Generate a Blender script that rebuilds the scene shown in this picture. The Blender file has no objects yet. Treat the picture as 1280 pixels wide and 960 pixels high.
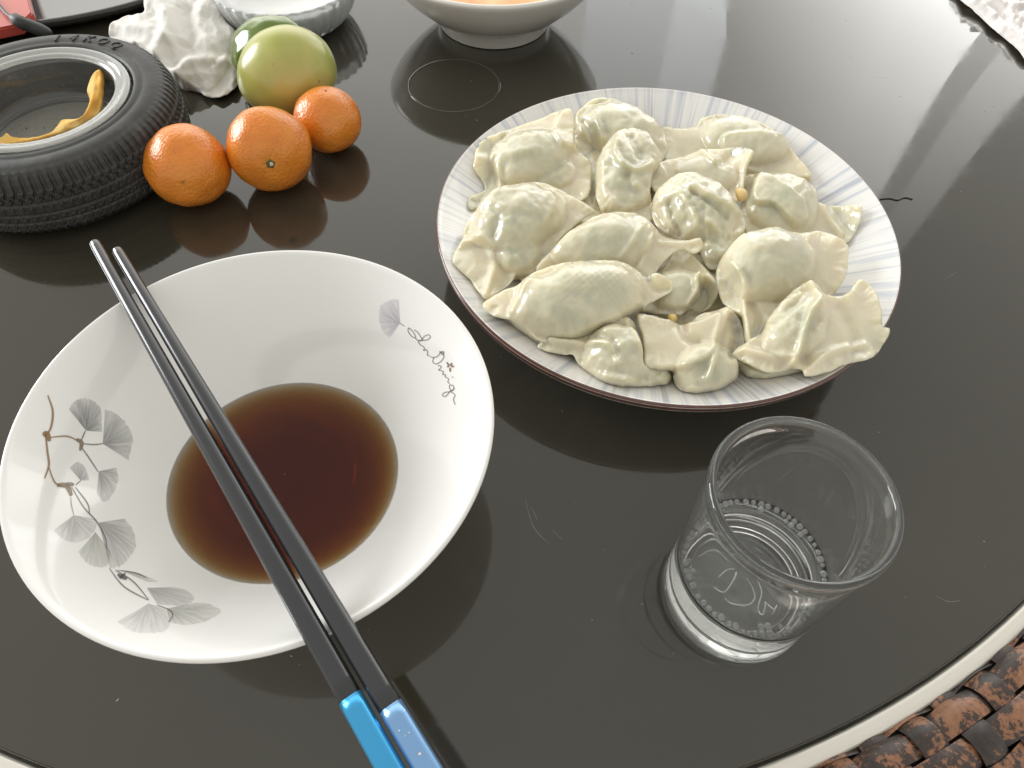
import bpy, bmesh, math, random
import numpy as np
from mathutils import Vector, Matrix, noise
from mathutils.geometry import delaunay_2d_cdt
from mathutils.bvhtree import BVHTree

random.seed(7)
sc = bpy.context.scene
C = sc.collection

# ------------------------------------------------------------------ camera
F_PX, PITCH, ROLL, CAM_H = 910.05, math.radians(54.1785), math.radians(1.9244), 0.28184
fw = Vector((0, math.cos(PITCH), -math.sin(PITCH)))
rt = Vector((1, 0, 0))
up = rt.cross(fw)
CX = rt * math.cos(ROLL) + up * math.sin(ROLL)
CY = up * math.cos(ROLL) - rt * math.sin(ROLL)
cam_d = bpy.data.cameras.new('camera')
cam = bpy.data.objects.new('camera', cam_d)
C.objects.link(cam)
cam.matrix_world = Matrix(((CX.x, CY.x, -fw.x, 0), (CX.y, CY.y, -fw.y, 0), (CX.z, CY.z, -fw.z, CAM_H), (0, 0, 0, 1)))
cam_d.sensor_width = 36.0
cam_d.lens = F_PX / 1280 * 36
cam_d.clip_start = 0.005
cam_d.clip_end = 60
sc.camera = cam

# ------------------------------------------------------------------ world, lamps, exposure
WORLD = 0.73
w = bpy.data.worlds.new('World')
sc.world = w
w.use_nodes = True
w.node_tree.nodes['Background'].inputs['Color'].default_value = (1.0, 0.975, 0.92, 1)
w.node_tree.nodes['Background'].inputs['Strength'].default_value = WORLD

def window_lamp(name, loc, aim, sx, sy, radiance, color, stops=None, xstops=None):
    """area lamp standing for a daylit window; stops = (height fraction, relative radiance)"""
    l = bpy.data.lights.new(name, 'AREA')
    l.shape = 'RECTANGLE'; l.size = sx; l.size_y = sy
    l.energy = radiance * sx * sy * 3.14159265
    l.color = color
    o = bpy.data.objects.new(name, l)
    C.objects.link(o)
    o.location = loc
    d = (Vector(aim) - Vector(loc)).normalized()
    zax = -d
    xax = Vector((0, 0, 1)).cross(zax).normalized()
    yax = zax.cross(xax)
    o.rotation_euler = Matrix((xax, yax, zax)).transposed().to_euler()
    if stops:
        l.use_nodes = True
        nt = l.node_tree
        em = nt.nodes['Emission']
        g = nt.nodes.new('ShaderNodeNewGeometry')
        sp = nt.nodes.new('ShaderNodeSeparateXYZ')
        rp = nt.nodes.new('ShaderNodeValToRGB')
        nt.links.new(g.outputs['Parametric'], sp.inputs[0])
        nt.links.new(sp.outputs['Y'], rp.inputs[0])
        els = rp.color_ramp.elements
        while len(els) < len(stops):
            els.new(0.5)
        for e, (p, v) in zip(els, stops):
            e.position = p; e.color = (v, v, v, 1)
        out = rp.outputs['Color']
        if xstops:
            r2 = nt.nodes.new('ShaderNodeValToRGB'); nt.links.new(sp.outputs['X'], r2.inputs[0])
            els = r2.color_ramp.elements
            while len(els) < len(xstops): els.new(0.5)
            for e, (p, v) in zip(els, xstops):
                e.position = p; e.color = (v, v, v, 1)
            mu = nt.nodes.new('ShaderNodeMath'); mu.operation = 'MULTIPLY'
            nt.links.new(out, mu.inputs[0]); nt.links.new(r2.outputs['Color'], mu.inputs[1]); out = mu.outputs[0]
        nt.links.new(out, em.inputs['Strength'])
    return o

YW = 1.9
GRAD = [(0.0, 1.0), (0.28, 0.95), (0.42, 0.72), (0.6, 0.46), (0.8, 0.2), (1.0, 0.0)]
def far_pane(name, x0, x1, z0, z1, rad, col, st=GRAD, xs=None):
    return window_lamp(name, ((x0 + x1) / 2, YW, (z0 + z1) / 2), ((x0 + x1) / 2, 0, (z0 + z1) / 2), x1 - x0, z1 - z0, rad, col, st, xs)
far_pane('window_lamp_wide', 0.54, 1.33, 0.05, 2.5, 2.9, (1.0, 0.99, 0.95), GRAD, [(0.0, 1.0), (0.35, 0.85), (0.75, 0.5), (1.0, 0.3)])
far_pane('window_lamp_side_pane', 0.385, 0.54, 0.05, 2.1, 2.5, (0.95, 0.99, 1.0))
far_pane('window_lamp_far_pane', 0.16, 0.385, 0.05, 2.1, 1.9, (0.95, 0.98, 1.0))
far_pane('window_lamp_frame_pane', 1.33, 1.43, 0.05, 2.2, 0.7, (1.0, 0.99, 0.95))
far_pane('window_lamp_dim_pane', 1.43, 1.62, 0.05, 2.2, 1.25, (1.0, 0.99, 0.95))
far_pane('window_lamp_curtained', -1.7, 0.16, 0.05, 2.5, 1.35, (1.0, 0.98, 0.93))
window_lamp('window_lamp_left', (-1.9, 1.0, 0.62), (-0.1, 0.32, 0.05), 0.95, 0.85, 13.0, (0.97, 0.985, 1.0))

sc.view_settings.view_transform = 'Standard'
sc.view_settings.look = 'None'
sc.view_settings.exposure = 0.15
sc.view_settings.gamma = 1.0
sc.view_settings.use_curve_mapping = False
sc.render.engine = 'CYCLES'
sc.cycles.use_denoising = True
sc.cycles.max_bounces = 14
sc.cycles.transmission_bounces = 14
sc.cycles.glossy_bounces = 6
sc.cycles.diffuse_bounces = 4
sc.cycles.transparent_max_bounces = 12
sc.cycles.caustics_reflective = True
sc.cycles.caustics_refractive = True
sc.cycles.blur_glossy = 0.3
sc.cycles.sample_clamp_indirect = 6.0

# ------------------------------------------------------------------ helpers
def W(px, py, z):
    """photo pixel -> world point at height z"""
    d = CX * (px - 640) - CY * (py - 480) + fw * F_PX
    t = (z - CAM_H) / d.z
    return Vector((d.x * t, d.y * t, z))

def Wn(q, z):
    q = np.asarray(q, float)
    d = (q[:, :1] - 640) * np.array(CX) - (q[:, 1:2] - 480) * np.array(CY) + F_PX * np.array(fw)
    t = (z - CAM_H) / d[:, 2]
    o = d * t[:, None]
    o[:, 2] = z
    return o

def tag(o, label=None, cat=None, group=None, kind=None):
    if label: o['label'] = label
    if cat: o['category'] = cat
    if group: o['group'] = group
    if kind: o['kind'] = kind
    return o

def thing(name, loc, label, cat, group=None):
    o = bpy.data.objects.new(name, None)
    C.objects.link(o)
    o.location = loc
    o.empty_display_size = 0.02
    return tag(o, label, cat, group)

def mesh_obj(name, verts, faces, mat, parent=None, smooth=True, world=True):
    """verts in world coordinates; if parent is given the object keeps them in place"""
    me = bpy.data.meshes.new(name)
    me.from_pydata([tuple(v) for v in verts], [], [tuple(f) for f in faces])
    me.update()
    if smooth:
        me.polygons.foreach_set('use_smooth', [True] * len(me.polygons))
    o = bpy.data.objects.new(name, me)
    C.objects.link(o)
    if mat: me.materials.append(mat)
    if parent is not None:
        o.parent = parent
        if world:
            acc = Vector((0, 0, 0)); p = parent
            while p is not None:
                acc = acc + p.location; p = p.parent
            o.location = -acc
    return o

def lathe(profile, center, segs=96, closed=False, mod=None):
    """profile [(r,z)]; returns verts, faces (world). mod(r,z,th,i)->(r,z)"""
    n = len(profile); vs = []; fs = []
    area = sum(profile[i][0] * profile[(i + 1) % n][1] - profile[(i + 1) % n][0] * profile[i][1] for i in range(n))
    for j in range(segs):
        th = 2 * math.pi * j / segs
        for i, (r, z) in enumerate(profile):
            if mod: r, z = mod(r, z, th, i)
            vs.append((center[0] + r * math.cos(th), center[1] + r * math.sin(th), center[2] + z))
    for j in range(segs):
        k = (j + 1) % segs
        for i in range(n if closed else n - 1):
            a, b = i, (i + 1) % n
            f = (j * n + a, k * n + a, k * n + b, j * n + b)
            fs.append(f if area > 0 else f[::-1])
    return vs, fs

def crom(pts, per=6, closed=False):
    """Catmull-Rom through tuples of any length"""
    P = [np.array(p, float) for p in pts]; n = len(P); out = []
    rng = range(n) if closed else range(n - 1)
    for i in rng:
        if closed:
            p0, p1, p2, p3 = P[i - 1], P[i], P[(i + 1) % n], P[(i + 2) % n]
        else:
            p0, p1, p2, p3 = P[max(i - 1, 0)], P[i], P[i + 1], P[min(i + 2, n - 1)]
        for k in range(per):
            t = k / per
            out.append(0.5 * ((2 * p1) + (p2 - p0) * t + (2 * p0 - 5 * p1 + 4 * p2 - p3) * t * t + (3 * p1 - p0 - 3 * p2 + p3) * t ** 3))
    if not closed: out.append(P[-1])
    return out

def tube(pts, radii, sides=10, square=0.0):
    """swept tube along world points; square 0 = round, 1 = squarish"""
    vs = []; fs = []; n = len(pts)
    pts = [Vector(p) for p in pts]
    for i, p in enumerate(pts):
        t = (pts[min(i + 1, n - 1)] - pts[max(i - 1, 0)]).normalized()
        ref = Vector((0, 0, 1)) if abs(t.z) < 0.9 else Vector((1, 0, 0))
        a = t.cross(ref).normalized(); b = a.cross(t)
        r = radii[i] if hasattr(radii, '__len__') else radii
        s = square[i] if hasattr(square, '__len__') else square
        for k in range(sides):
            th = 2 * math.pi * (k + 0.5) / sides
            c, sn = math.cos(th), math.sin(th)
            e = 2 + 5 * s
            q = (abs(c) ** e + abs(sn) ** e) ** (-1 / e)
            vs.append(p + (a * c + b * sn) * r * q)
    for i in range(n - 1):
        for k in range(sides):
            k2 = (k + 1) % sides
            fs.append((i * sides + k, i * sides + k2, (i + 1) * sides + k2, (i + 1) * sides + k))
    fs.append(tuple(range(sides))[::-1])
    fs.append(tuple((n - 1) * sides + k for k in range(sides)))
    return vs, fs

# ------------------------------------------------------------------ materials
def new_mat(name, color=(0.5, 0.5, 0.5), rough=0.5, **kw):
    m = bpy.data.materials.new(name)
    m.use_nodes = True
    b = m.node_tree.nodes['Principled BSDF']
    b.inputs['Base Color'].default_value = (*color, 1)
    b.inputs['Roughness'].default_value = rough
    for k, v in kw.items():
        b.inputs[k.replace('_', ' ')].default_value = v
    return m

class NT:
    def __init__(s, m): s.t = m.node_tree; s.b = s.t.nodes['Principled BSDF']
    def n(s, ty, **kw):
        x = s.t.nodes.new(ty)
        for k, v in kw.items():
            if k in x.inputs: x.inputs[k].default_value = v
            else: setattr(x, k, v)
        return x
    def l(s, a, b): s.t.links.new(a, b)
    def coord(s, kind='Object'): return s.n('ShaderNodeTexCoord').outputs[kind]
    def noise(s, scale, detail=4, rough=0.5, vec=None, dist=0.0):
        x = s.n('ShaderNodeTexNoise', Scale=scale, Detail=detail, Roughness=rough, Distortion=dist)
        s.l(vec if vec is not None else s.coord(), x.inputs['Vector'])
        return x.outputs['Fac']
    def ramp(s, fac, stops):
        r = s.n('ShaderNodeValToRGB'); e = r.color_ramp.elements
        while len(e) < len(stops): e.new(0.5)
        for x, (p, c) in zip(e, stops):
            x.position = p; x.color = (*c, 1) if len(c) == 3 else c
        s.l(fac, r.inputs[0]); return r.outputs['Color']
    def mix(s, fac, a, b, blend='MIX'):
        x = s.n('ShaderNodeMix', data_type='RGBA', blend_type=blend)
        for v, i in ((fac, 0), (a, 6), (b, 7)):
            if hasattr(v, 'is_output'): s.l(v, x.inputs[i])
            elif isinstance(v, (int, float)): x.inputs[i].default_value = v
            else: x.inputs[i].default_value = (*v, 1)
        return x.outputs[2]
    def math(s, op, a, b=0.0, c=None):
        x = s.n('ShaderNodeMath', operation=op)
        for i, v in enumerate((a, b) if c is None else (a, b, c)):
            if hasattr(v, 'is_output'): s.l(v, x.inputs[i])
            else: x.inputs[i].default_value = v
        return x.outputs[0]
    def bump(s, h, strength=0.3, dist=0.001):
        x = s.n('ShaderNodeBump', Strength=strength, Distance=dist)
        s.l(h, x.inputs['Height']); s.l(x.outputs[0], s.b.inputs['Normal'])
    def col(s, c): s.l(c, s.b.inputs['Base Color'])
    def attr(s, name): return s.n('ShaderNodeAttribute', attribute_name=name)

def M_table():
    m = new_mat('table_glass', (0.02, 0.019, 0.016), 0.045, IOR=1.66)
    t = NT(m)
    n = t.noise(6, 5, 0.6)
    t.col(t.ramp(n, [(0.3, (0.037, 0.0335, 0.0235)), (0.7, (0.044, 0.0405, 0.029))]))
    sm = t.noise(22, 6, 0.65)
    r = t.n('ShaderNodeMapRange', **{'From Min': 0.4, 'From Max': 0.72, 'To Min': 0.03, 'To Max': 0.13})
    t.l(sm, r.inputs[0]); t.l(r.outputs[0], t.b.inputs['Roughness'])
    return m

def M_ceramic(name, col, rough=0.12):
    m = new_mat(name, col, rough, IOR=1.5, Coat_Weight=0.6, Coat_Roughness=0.05)
    t = NT(m)
    n = t.noise(30, 4, 0.5)
    a = tuple(c * 0.965 for c in col)
    t.col(t.mix(n, col, a))
    t.bump(t.noise(55, 2, 0.4), 0.06, 0.0006)
    return m

def M_plate():
    m = new_mat('streaked_glaze', (0.8, 0.8, 0.78), 0.13, Coat_Weight=0.6, Coat_Roughness=0.05)
    t = NT(m)
    sp = t.n('ShaderNodeSeparateXYZ'); t.l(t.coord(), sp.inputs[0])
    ang = t.math('ARCTAN2', sp.outputs['Y'], sp.outputs['X'])
    rad = t.math('SQRT', t.math('ADD', t.math('MULTIPLY', sp.outputs['X'], sp.outputs['X']), t.math('MULTIPLY', sp.outputs['Y'], sp.outputs['Y'])))
    def streak(fa, fr, seed, det=3):
        cv = t.n('ShaderNodeCombineXYZ')
        t.l(t.math('MULTIPLY', t.math('COSINE', ang), fa), cv.inputs[0])
        t.l(t.math('MULTIPLY', t.math('SINE', ang), fa), cv.inputs[1])
        t.l(t.math('MULTIPLY_ADD', rad, fr, seed), cv.inputs[2])
        return t.noise(1.0, det, 0.6, cv.outputs[0])
    s1 = t.ramp(streak(26, 9, 3.0), [(0.5, (0, 0, 0)), (0.68, (1, 1, 1))])
    s2 = t.ramp(streak(60, 14, 8.0), [(0.52, (0, 0, 0)), (0.62, (1, 1, 1))])
    s3 = t.ramp(streak(9, 6, 1.0), [(0.45, (0, 0, 0)), (0.7, (1, 1, 1))])
    c = t.mix(t.math('MULTIPLY', s1, 0.7), (0.80, 0.79, 0.76), (0.38, 0.44, 0.54))
    c = t.mix(t.math('MULTIPLY', t.math('MULTIPLY', s2, s3), 0.75), c, (0.22, 0.24, 0.28))
    c = t.mix(t.math('MULTIPLY', s3, 0.25), c, (0.62, 0.64, 0.68))
    rim = t.math('MULTIPLY', t.math('GREATER_THAN', rad, 0.1146), t.math('GREATER_THAN', sp.outputs['Z'], 0.0303))
    rim = t.math('MULTIPLY', rim, t.math('SUBTRACT', 1.0, t.math('MULTIPLY', t.math('COMPARE', sp.outputs['Z'], 0.0325, 0.00022), 0.55)))
    c = t.mix(rim, c, (0.12, 0.045, 0.028))
    t.col(c)
    return m

def M_dough():
    m = new_mat('boiled_dough', (0.75, 0.69, 0.5), 0.3, Coat_Weight=0.7, Coat_Roughness=0.07, Subsurface_Weight=0.65, Subsurface_Scale=0.008)
    m.node_tree.nodes['Principled BSDF'].inputs['Subsurface Radius'].default_value = (1.0, 0.75, 0.4)
    t = NT(m)
    f = t.attr('filling').outputs['Fac']
    n = t.noise(70, 4, 0.55, dist=0.4)
    n2 = t.noise(170, 3, 0.5)
    dough = t.mix(n, (0.74, 0.69, 0.525), (0.66, 0.59, 0.41))
    fill = t.mix(n2, (0.59, 0.58, 0.43), (0.43, 0.45, 0.32))
    mask = t.math('MULTIPLY', f, t.ramp(n, [(0.35, (0.25,) * 3), (0.62, (1, 1, 1))]))
    t.col(t.mix(mask, dough, fill))
    t.bump(t.noise(260, 3, 0.5), 0.16, 0.0008)
    return m

def M_citrus():
    m = new_mat('orange_peel_skin', (0.75, 0.25, 0.03), 0.32, Subsurface_Weight=0.12, Subsurface_Scale=0.004, Coat_Weight=0.25, Coat_Roughness=0.18)
    t = NT(m)
    n = t.noise(28, 4, 0.6)
    c = t.ramp(n, [(0.25, (0.62, 0.16, 0.012)), (0.5, (0.76, 0.235, 0.02)), (0.75, (0.80, 0.30, 0.035))])
    v = t.n('ShaderNodeTexVoronoi', Scale=620.0); t.l(t.coord(), v.inputs['Vector'])
    c = t.mix(t.ramp(v.outputs['Distance'], [(0.0, (1, 1, 1)), (0.35, (0, 0, 0))]), c, t.mix(0.6, c, (0.5, 0.13, 0.01)))
    sp = t.n('ShaderNodeTexVoronoi', Scale=75.0); t.l(t.coord(), sp.inputs['Vector'])
    blem = t.math('MULTIPLY', t.ramp(sp.outputs['Distance'], [(0.05, (1, 1, 1)), (0.11, (0, 0, 0))]), t.ramp(t.noise(20, 2), [(0.55, (0, 0, 0)), (0.66, (1, 1, 1))]))
    c = t.mix(t.math('MULTIPLY', blem, 0.75), c, (0.16, 0.07, 0.02))
    t.col(c)
    h = t.math('ADD', t.math('MULTIPLY', v.outputs['Distance'], 0.6), t.noise(120, 2))
    t.bump(h, 0.42, 0.0011)
    return m

def M_skin(name, c1, c2, c3, rough):
    m = new_mat(name, c1, rough, Coat_Weight=0.3, Coat_Roughness=0.12, Subsurface_Weight=0.08, Subsurface_Scale=0.004)
    t = NT(m)
    c = t.ramp(t.noise(24, 4, 0.55), [(0.3, c1), (0.55, c2), (0.75, c3)])
    sp = t.n('ShaderNodeTexVoronoi', Scale=130.0); t.l(t.coord(), sp.inputs['Vector'])
    blem = t.math('MULTIPLY', t.ramp(sp.outputs['Distance'], [(0.06, (1, 1, 1)), (0.14, (0, 0, 0))]), t.ramp(t.noise(26, 3), [(0.5, (0, 0, 0)), (0.62, (1, 1, 1))]))
    t.col(t.mix(t.math('MULTIPLY', blem, 0.6), c, (0.13, 0.11, 0.04)))
    t.bump(t.noise(160, 3), 0.08, 0.0006)
    return m

def M_glass(name, col=(1, 1, 1), ior=1.5, rough=0.0):
    return new_mat(name, col, rough, IOR=ior, Transmission_Weight=1.0)

def M_rubber():
    m = new_mat('tyre_rubber', (0.03, 0.03, 0.029), 0.55)
    t = NT(m)
    n = t.noise(60, 5, 0.65)
    t.col(t.ramp(n, [(0.3, (0.018, 0.018, 0.016)), (0.6, (0.04, 0.04, 0.037)), (0.8, (0.09, 0.088, 0.082))]))
    t.bump(t.noise(420, 3), 0.25, 0.0005)
    return m

def M_wicker():
    m = new_mat('wicker_strand', (0.05, 0.03, 0.02), 0.42, Coat_Weight=0.2, Coat_Roughness=0.25)
    t = NT(m)
    mp = t.n('ShaderNodeMapping'); mp.inputs['Scale'].default_value = (1.0, 1.0, 2.2)
    oi = t.n('ShaderNodeObjectInfo')
    va = t.n('ShaderNodeVectorMath', operation='ADD'); t.l(t.coord(), va.inputs[0])
    cv = t.n('ShaderNodeCombineXYZ'); t.l(t.math('MULTIPLY', oi.outputs['Random'], 3.0), cv.inputs[0]); t.l(cv.outputs[0], va.inputs[1])
    t.l(va.outputs[0], mp.inputs['Vector'])
    a = t.noise(55, 6, 0.7, mp.outputs[0], 0.6)
    f = t.noise(420, 4, 0.7, mp.outputs[0])
    k = t.math('MULTIPLY_ADD', f, 0.35, a)
    c = t.ramp(k, [(0.56, (0.018, 0.013, 0.011)), (0.69, (0.05, 0.028, 0.02)), (0.715, (0.24, 0.105, 0.05)), (0.85, (0.36, 0.17, 0.085))])
    t.col(c)
    t.bump(f, 0.35, 0.0008)
    return m

def M_tissue():
    m = new_mat('tissue_paper', (0.82, 0.80, 0.75), 0.85, Sheen_Weight=0.2)
    t = NT(m)
    t.col(t.ramp(t.noise(35, 4), [(0.4, (0.70, 0.685, 0.645)), (0.66, (0.66, 0.635, 0.575)), (0.78, (0.63, 0.575, 0.46))]))
    t.bump(t.noise(500, 3), 0.2, 0.0005)
    return m

MAT = dict(
    table=M_table(), bowl=M_ceramic('white_glaze', (0.85, 0.845, 0.815)), soup_bowl=M_ceramic('ivory_glaze', (0.74, 0.715, 0.66), 0.2),
    plate=M_plate(), dough=M_dough(), citrus=M_citrus(),
    pale=M_skin('pale_green_skin', (0.33, 0.37, 0.075), (0.44, 0.43, 0.115), (0.55, 0.46, 0.16), 0.3),
    green=M_skin('dark_green_skin', (0.09, 0.14, 0.016), (0.13, 0.19, 0.026), (0.18, 0.22, 0.04), 0.16),
    glass=new_mat('clear_glass', (0.97, 0.98, 0.965), 0.0, IOR=1.5, Transmission_Weight=0.98), tray_glass=new_mat('ashtray_glass', (0.95, 0.96, 0.93), 0.01, IOR=1.52, Transmission_Weight=0.95),
    water=M_glass('water', (1, 1, 1), 1.333), rubber=M_rubber(), wicker=M_wicker(), tissue=M_tissue(),
)

# ------------------------------------------------------------------ setting
fl_v = [(-3, -3, -0.72), (3, -3, -0.72), (3, 3, -0.72), (-3, 3, -0.72)]
m = new_mat('floor_tile', (0.5, 0.46, 0.4), 0.3)
t_ = NT(m); t_.col(t_.ramp(t_.noise(3, 5), [(0.3, (0.46, 0.42, 0.36)), (0.7, (0.55, 0.51, 0.45))]))
tag(mesh_obj('floor', fl_v, [(0, 1, 2, 3)], m, None, False), kind='structure')

# ------------------------------------------------------------------ table: dark glass top, pale metal band, woven apron
TC = Vector((-0.0469, 0.4439, 0)); TR = 0.423
table = thing('round_table', (TC.x, TC.y, -0.72), 'round table with dark glossy glass top and brown woven wicker rim', 'table')
prof = [(0.0001, 0), (TR * 0.5, 0), (TR - 0.0018, 0), (TR - 0.0010, -0.0003), (TR - 0.0003, -0.0010), (TR, -0.004), (TR - 0.0008, -0.0075), (TR - 0.004, -0.0085), (0.0001, -0.0085)]
v, f = lathe(prof, TC, 256)
mesh_obj('glass_top', v, f, MAT['table'], table)
m = new_mat('pale_metal_band', (0.82, 0.79, 0.71), 0.22, Metallic=0.35)
prof = [(TR - 0.003, -0.0105), (TR + 0.0008, -0.0095), (TR + 0.0010, -0.0032), (TR + 0.0018, -0.0024), (TR + 0.0066, -0.0024), (TR + 0.0074, -0.0034), (TR + 0.0074, -0.016), (TR - 0.003, -0.016)]
v, f = lathe(prof, TC, 256, True)
mesh_obj('edge_band', v, f, m, table)
prof = [(0.05, -0.03), (0.055, -0.028), (0.055, -0.70), (0.25, -0.71), (0.25, -0.7195), (0.0001, -0.7195)]
v, f = lathe(prof, TC, 48)
mesh_obj('pedestal', v, f, new_mat('dark_metal', (0.05, 0.045, 0.04), 0.4), table)
prof = [(0.0001, -0.0105), (TR - 0.004, -0.0105), (TR - 0.004, -0.030), (0.0001, -0.030)]
v, f = lathe(prof, TC, 96)
mesh_obj('under_board', v, f, new_mat('dark_board', (0.03, 0.028, 0.025), 0.6), table)

# woven apron: profile by arc length
ap = [np.array(p) for p in crom([(0.4325, -0.0125), (0.4345, -0.0062), (0.440, -0.0022), (0.450, 0.0), (0.462, -0.002), (0.475, -0.010), (0.485, -0.024), (0.490, -0.045), (0.491, -0.075), (0.490, -0.12)], 12)]
ap = [p - np.array([0.0042, -0.001]) for p in ap]
al = [0.0]
for a, b in zip(ap, ap[1:]): al.append(al[-1] + float(np.hypot(*(b - a))))
def apr(s):
    i = max(1, min(len(al) - 1, int(np.searchsorted(al, s))))
    u = (s - al[i - 1]) / (al[i] - al[i - 1])
    p = ap[i - 1] * (1 - u) + ap[i] * u
    tdir = (ap[i] - ap[i - 1]) / (al[i] - al[i - 1])
    return p, np.array([-tdir[1], tdir[0]]) * (1 if True else -1)
NS = 160; AMP = 0.0014; ROW = 0.0112
NROW = int(al[-1] / ROW)
for i in range(NROW):
    s0 = 0.004 + ROW * i
    seg = NS * 6; vs = []; fs = []; cross = 6
    for j in range(seg):
        th = 2 * math.pi * j / seg
        off = AMP * math.cos(math.pi * (j / 6) + math.pi * i)
        wv = 0.0051 + 0.0005 * noise.noise(Vector((math.cos(th) * 9, math.sin(th) * 9, i * 3.3)))
        for k in range(cross):
            u = -1 + 2 * k / (cross - 1)
            p, nr = apr(min(max(s0 + u * wv, 0), al[-1]))
            q = p + nr * (off + 0.0016 - 0.0013 * u * u)
            vs.append((q[0] * math.cos(th), q[0] * math.sin(th), q[1]))
    for j in range(seg):
        j2 = (j + 1) % seg
        for k in range(cross - 1):
            fs.append((j * cross + k, j * cross + k + 1, j2 * cross + k + 1, j2 * cross + k))
    o = mesh_obj('hoop_strand', vs, fs, MAT['wicker'], table, True, False)
    o.location = (0, 0, 0.72)
strand_me = []
for par in (0, 1):
    vs = []; fs = []; st = NROW * 8; cross = 6
    for j in range(st + 1):
        s = al[-1] * j / st
        row = (s - 0.004) / ROW
        off = -AMP * math.cos(math.pi * row + math.pi * par)
        p, nr = apr(min(s, al[-1]))
        for k in range(cross):
            u = -1 + 2 * k / (cross - 1)
            q = p + nr * (off + 0.0017 - 0.0012 * u * u)
            vs.append((q[0], u * 0.0056, q[1]))
    for j in range(st):
        for k in range(cross - 1):
            fs.append((j * cross + k, j * cross + k + 1, (j + 1) * cross + k + 1, (j + 1) * cross + k)[::-1])
    me = bpy.data.meshes.new('cross_strand'); me.from_pydata(vs, [], fs); me.update()
    me.polygons.foreach_set('use_smooth', [True] * len(me.polygons)); me.materials.append(MAT['wicker'])
    strand_me.append(me)
for k in range(NS):
    o = bpy.data.objects.new('cross_strand', strand_me[k % 2]); C.objects.link(o)
    o.parent = table; o.location = (0, 0, 0.72); o.rotation_euler = (0, 0, 2 * math.pi * k / NS)
prof = [(p[0] - 0.003, p[1] - 0.0035) for p in ap]
v, f = lathe(prof, TC, 128)
mesh_obj('apron_backing', v, f, new_mat('backing', (0.015, 0.011, 0.009), 0.8), table)

# ------------------------------------------------------------------ sauce bowl in front
BC = Vector((-0.0884, 0.1366, 0.0004))
bowl_in = [(0.0001, 0.0122), (0.020, 0.0125), (0.030, 0.0150), (0.038, 0.0198), (0.0445, 0.0262), (0.052, 0.0345), (0.060, 0.0438), (0.067, 0.0520), (0.0735, 0.0596), (0.0780, 0.0646), (0.0803, 0.0670)]
bowl_prof = [tuple(p) for p in crom(bowl_in, 4)] + [(0.0812, 0.0677), (0.0820, 0.0679), (0.0826, 0.0674), (0.0827, 0.0664), (0.0820, 0.0648), (0.0790, 0.0606), (0.0720, 0.0522), (0.063, 0.0418), (0.053, 0.0300), (0.044, 0.0190), (0.037, 0.0105), (0.0345, 0.0065), (0.0345, 0.0004), (0.0338, 0), (0.0318, 0), (0.031, 0.0006), (0.030, 0.0060), (0.0001, 0.0066)]
sauce_bowl = thing('sauce_bowl', BC, 'white ceramic bowl with grey ginkgo leaf print holding dark dipping sauce', 'bowl')
v, f = lathe(bowl_prof, BC, 160)
mesh_obj('body', v, f, MAT['bowl'], sauce_bowl)
bowl_bvh = BVHTree.FromPolygons([Vector(p) for p in v], f)

# sauce: a real body of liquid sitting in the bowl
SZ = 0.0263; SR = 0.0446
bot = [(r + 0.0002, z - 0.0002) for r, z in [tuple(p) for p in crom(bowl_in, 4)] if z < SZ - 0.0004]
prof = [(0.0001, SZ), (SR * 0.5, SZ), (SR - 0.003, SZ), (SR + 0.0005, SZ), (SR + 0.0007, SZ), (SR + 0.0007, SZ - 0.0001)] + bot[::-1]
v, f = lathe(prof, BC, 128)
m = bpy.data.materials.new('dark_sauce'); m.use_nodes = True
b = m.node_tree.nodes['Principled BSDF']
b.inputs['Transmission Weight'].default_value = 1.0; b.inputs['Roughness'].default_value = 0.0; b.inputs['IOR'].default_value = 1.345
b.inputs['Base Color'].default_value = (1, 1, 1, 1)
va = m.node_tree.nodes.new('ShaderNodeVolumeAbsorption'); va.inputs['Color'].default_value = (0.80, 0.58, 0.16, 1); va.inputs['Density'].default_value = 360
m.node_tree.links.new(va.outputs[0], m.node_tree.nodes['Material Output'].inputs['Volume'])
o = mesh_obj('dipping_sauce', v, f, m)
tag(o, 'dark brown dipping sauce pooled in the ginkgo print bowl', 'sauce')

# printed decoration on the bowl wall
def ink_mat(name, alpha_streak=True):
    m = bpy.data.materials.new(name); m.use_nodes = True
    t = NT(m)
    t.b.inputs['Roughness'].default_value = 0.15
    a = t.attr('ink'); t.l(a.outputs['Color'], t.b.inputs['Base Color'])
    al = t.attr('cover').outputs['Fac']
    if alpha_streak:
        u = t.attr('fan').outputs['Vector']
        mp = t.n('ShaderNodeMapping'); mp.inputs['Scale'].default_value = (26.0, 1.6, 1.0); t.l(u, mp.inputs['Vector'])
        s = t.noise(1.0, 3, 0.6, mp.outputs[0])
        k = t.ramp(s, [(0.36, (0.5,) * 3), (0.62, (1.0,) * 3)])
        al = t.math('MULTIPLY', al, k)
    t.l(al, t.b.inputs['Alpha'])
    return m
INK_LEAF, INK_LINE = ink_mat('printed_leaf_ink'), ink_mat('printed_line_ink', False)
CAMP = Vector((0, 0, CAM_H))
def on_bowl(px, py, lift=0.00012):
    d = (CX * (px - 640) - CY * (py - 480) + fw * F_PX).normalized()
    loc, nor, idx, dist = bowl_bvh.ray_cast(CAMP, d)
    if loc is None: loc = W(px, py, 0.05); nor = -d
    if nor.dot(d) > 0: nor = -nor
    return loc + nor * lift
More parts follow.
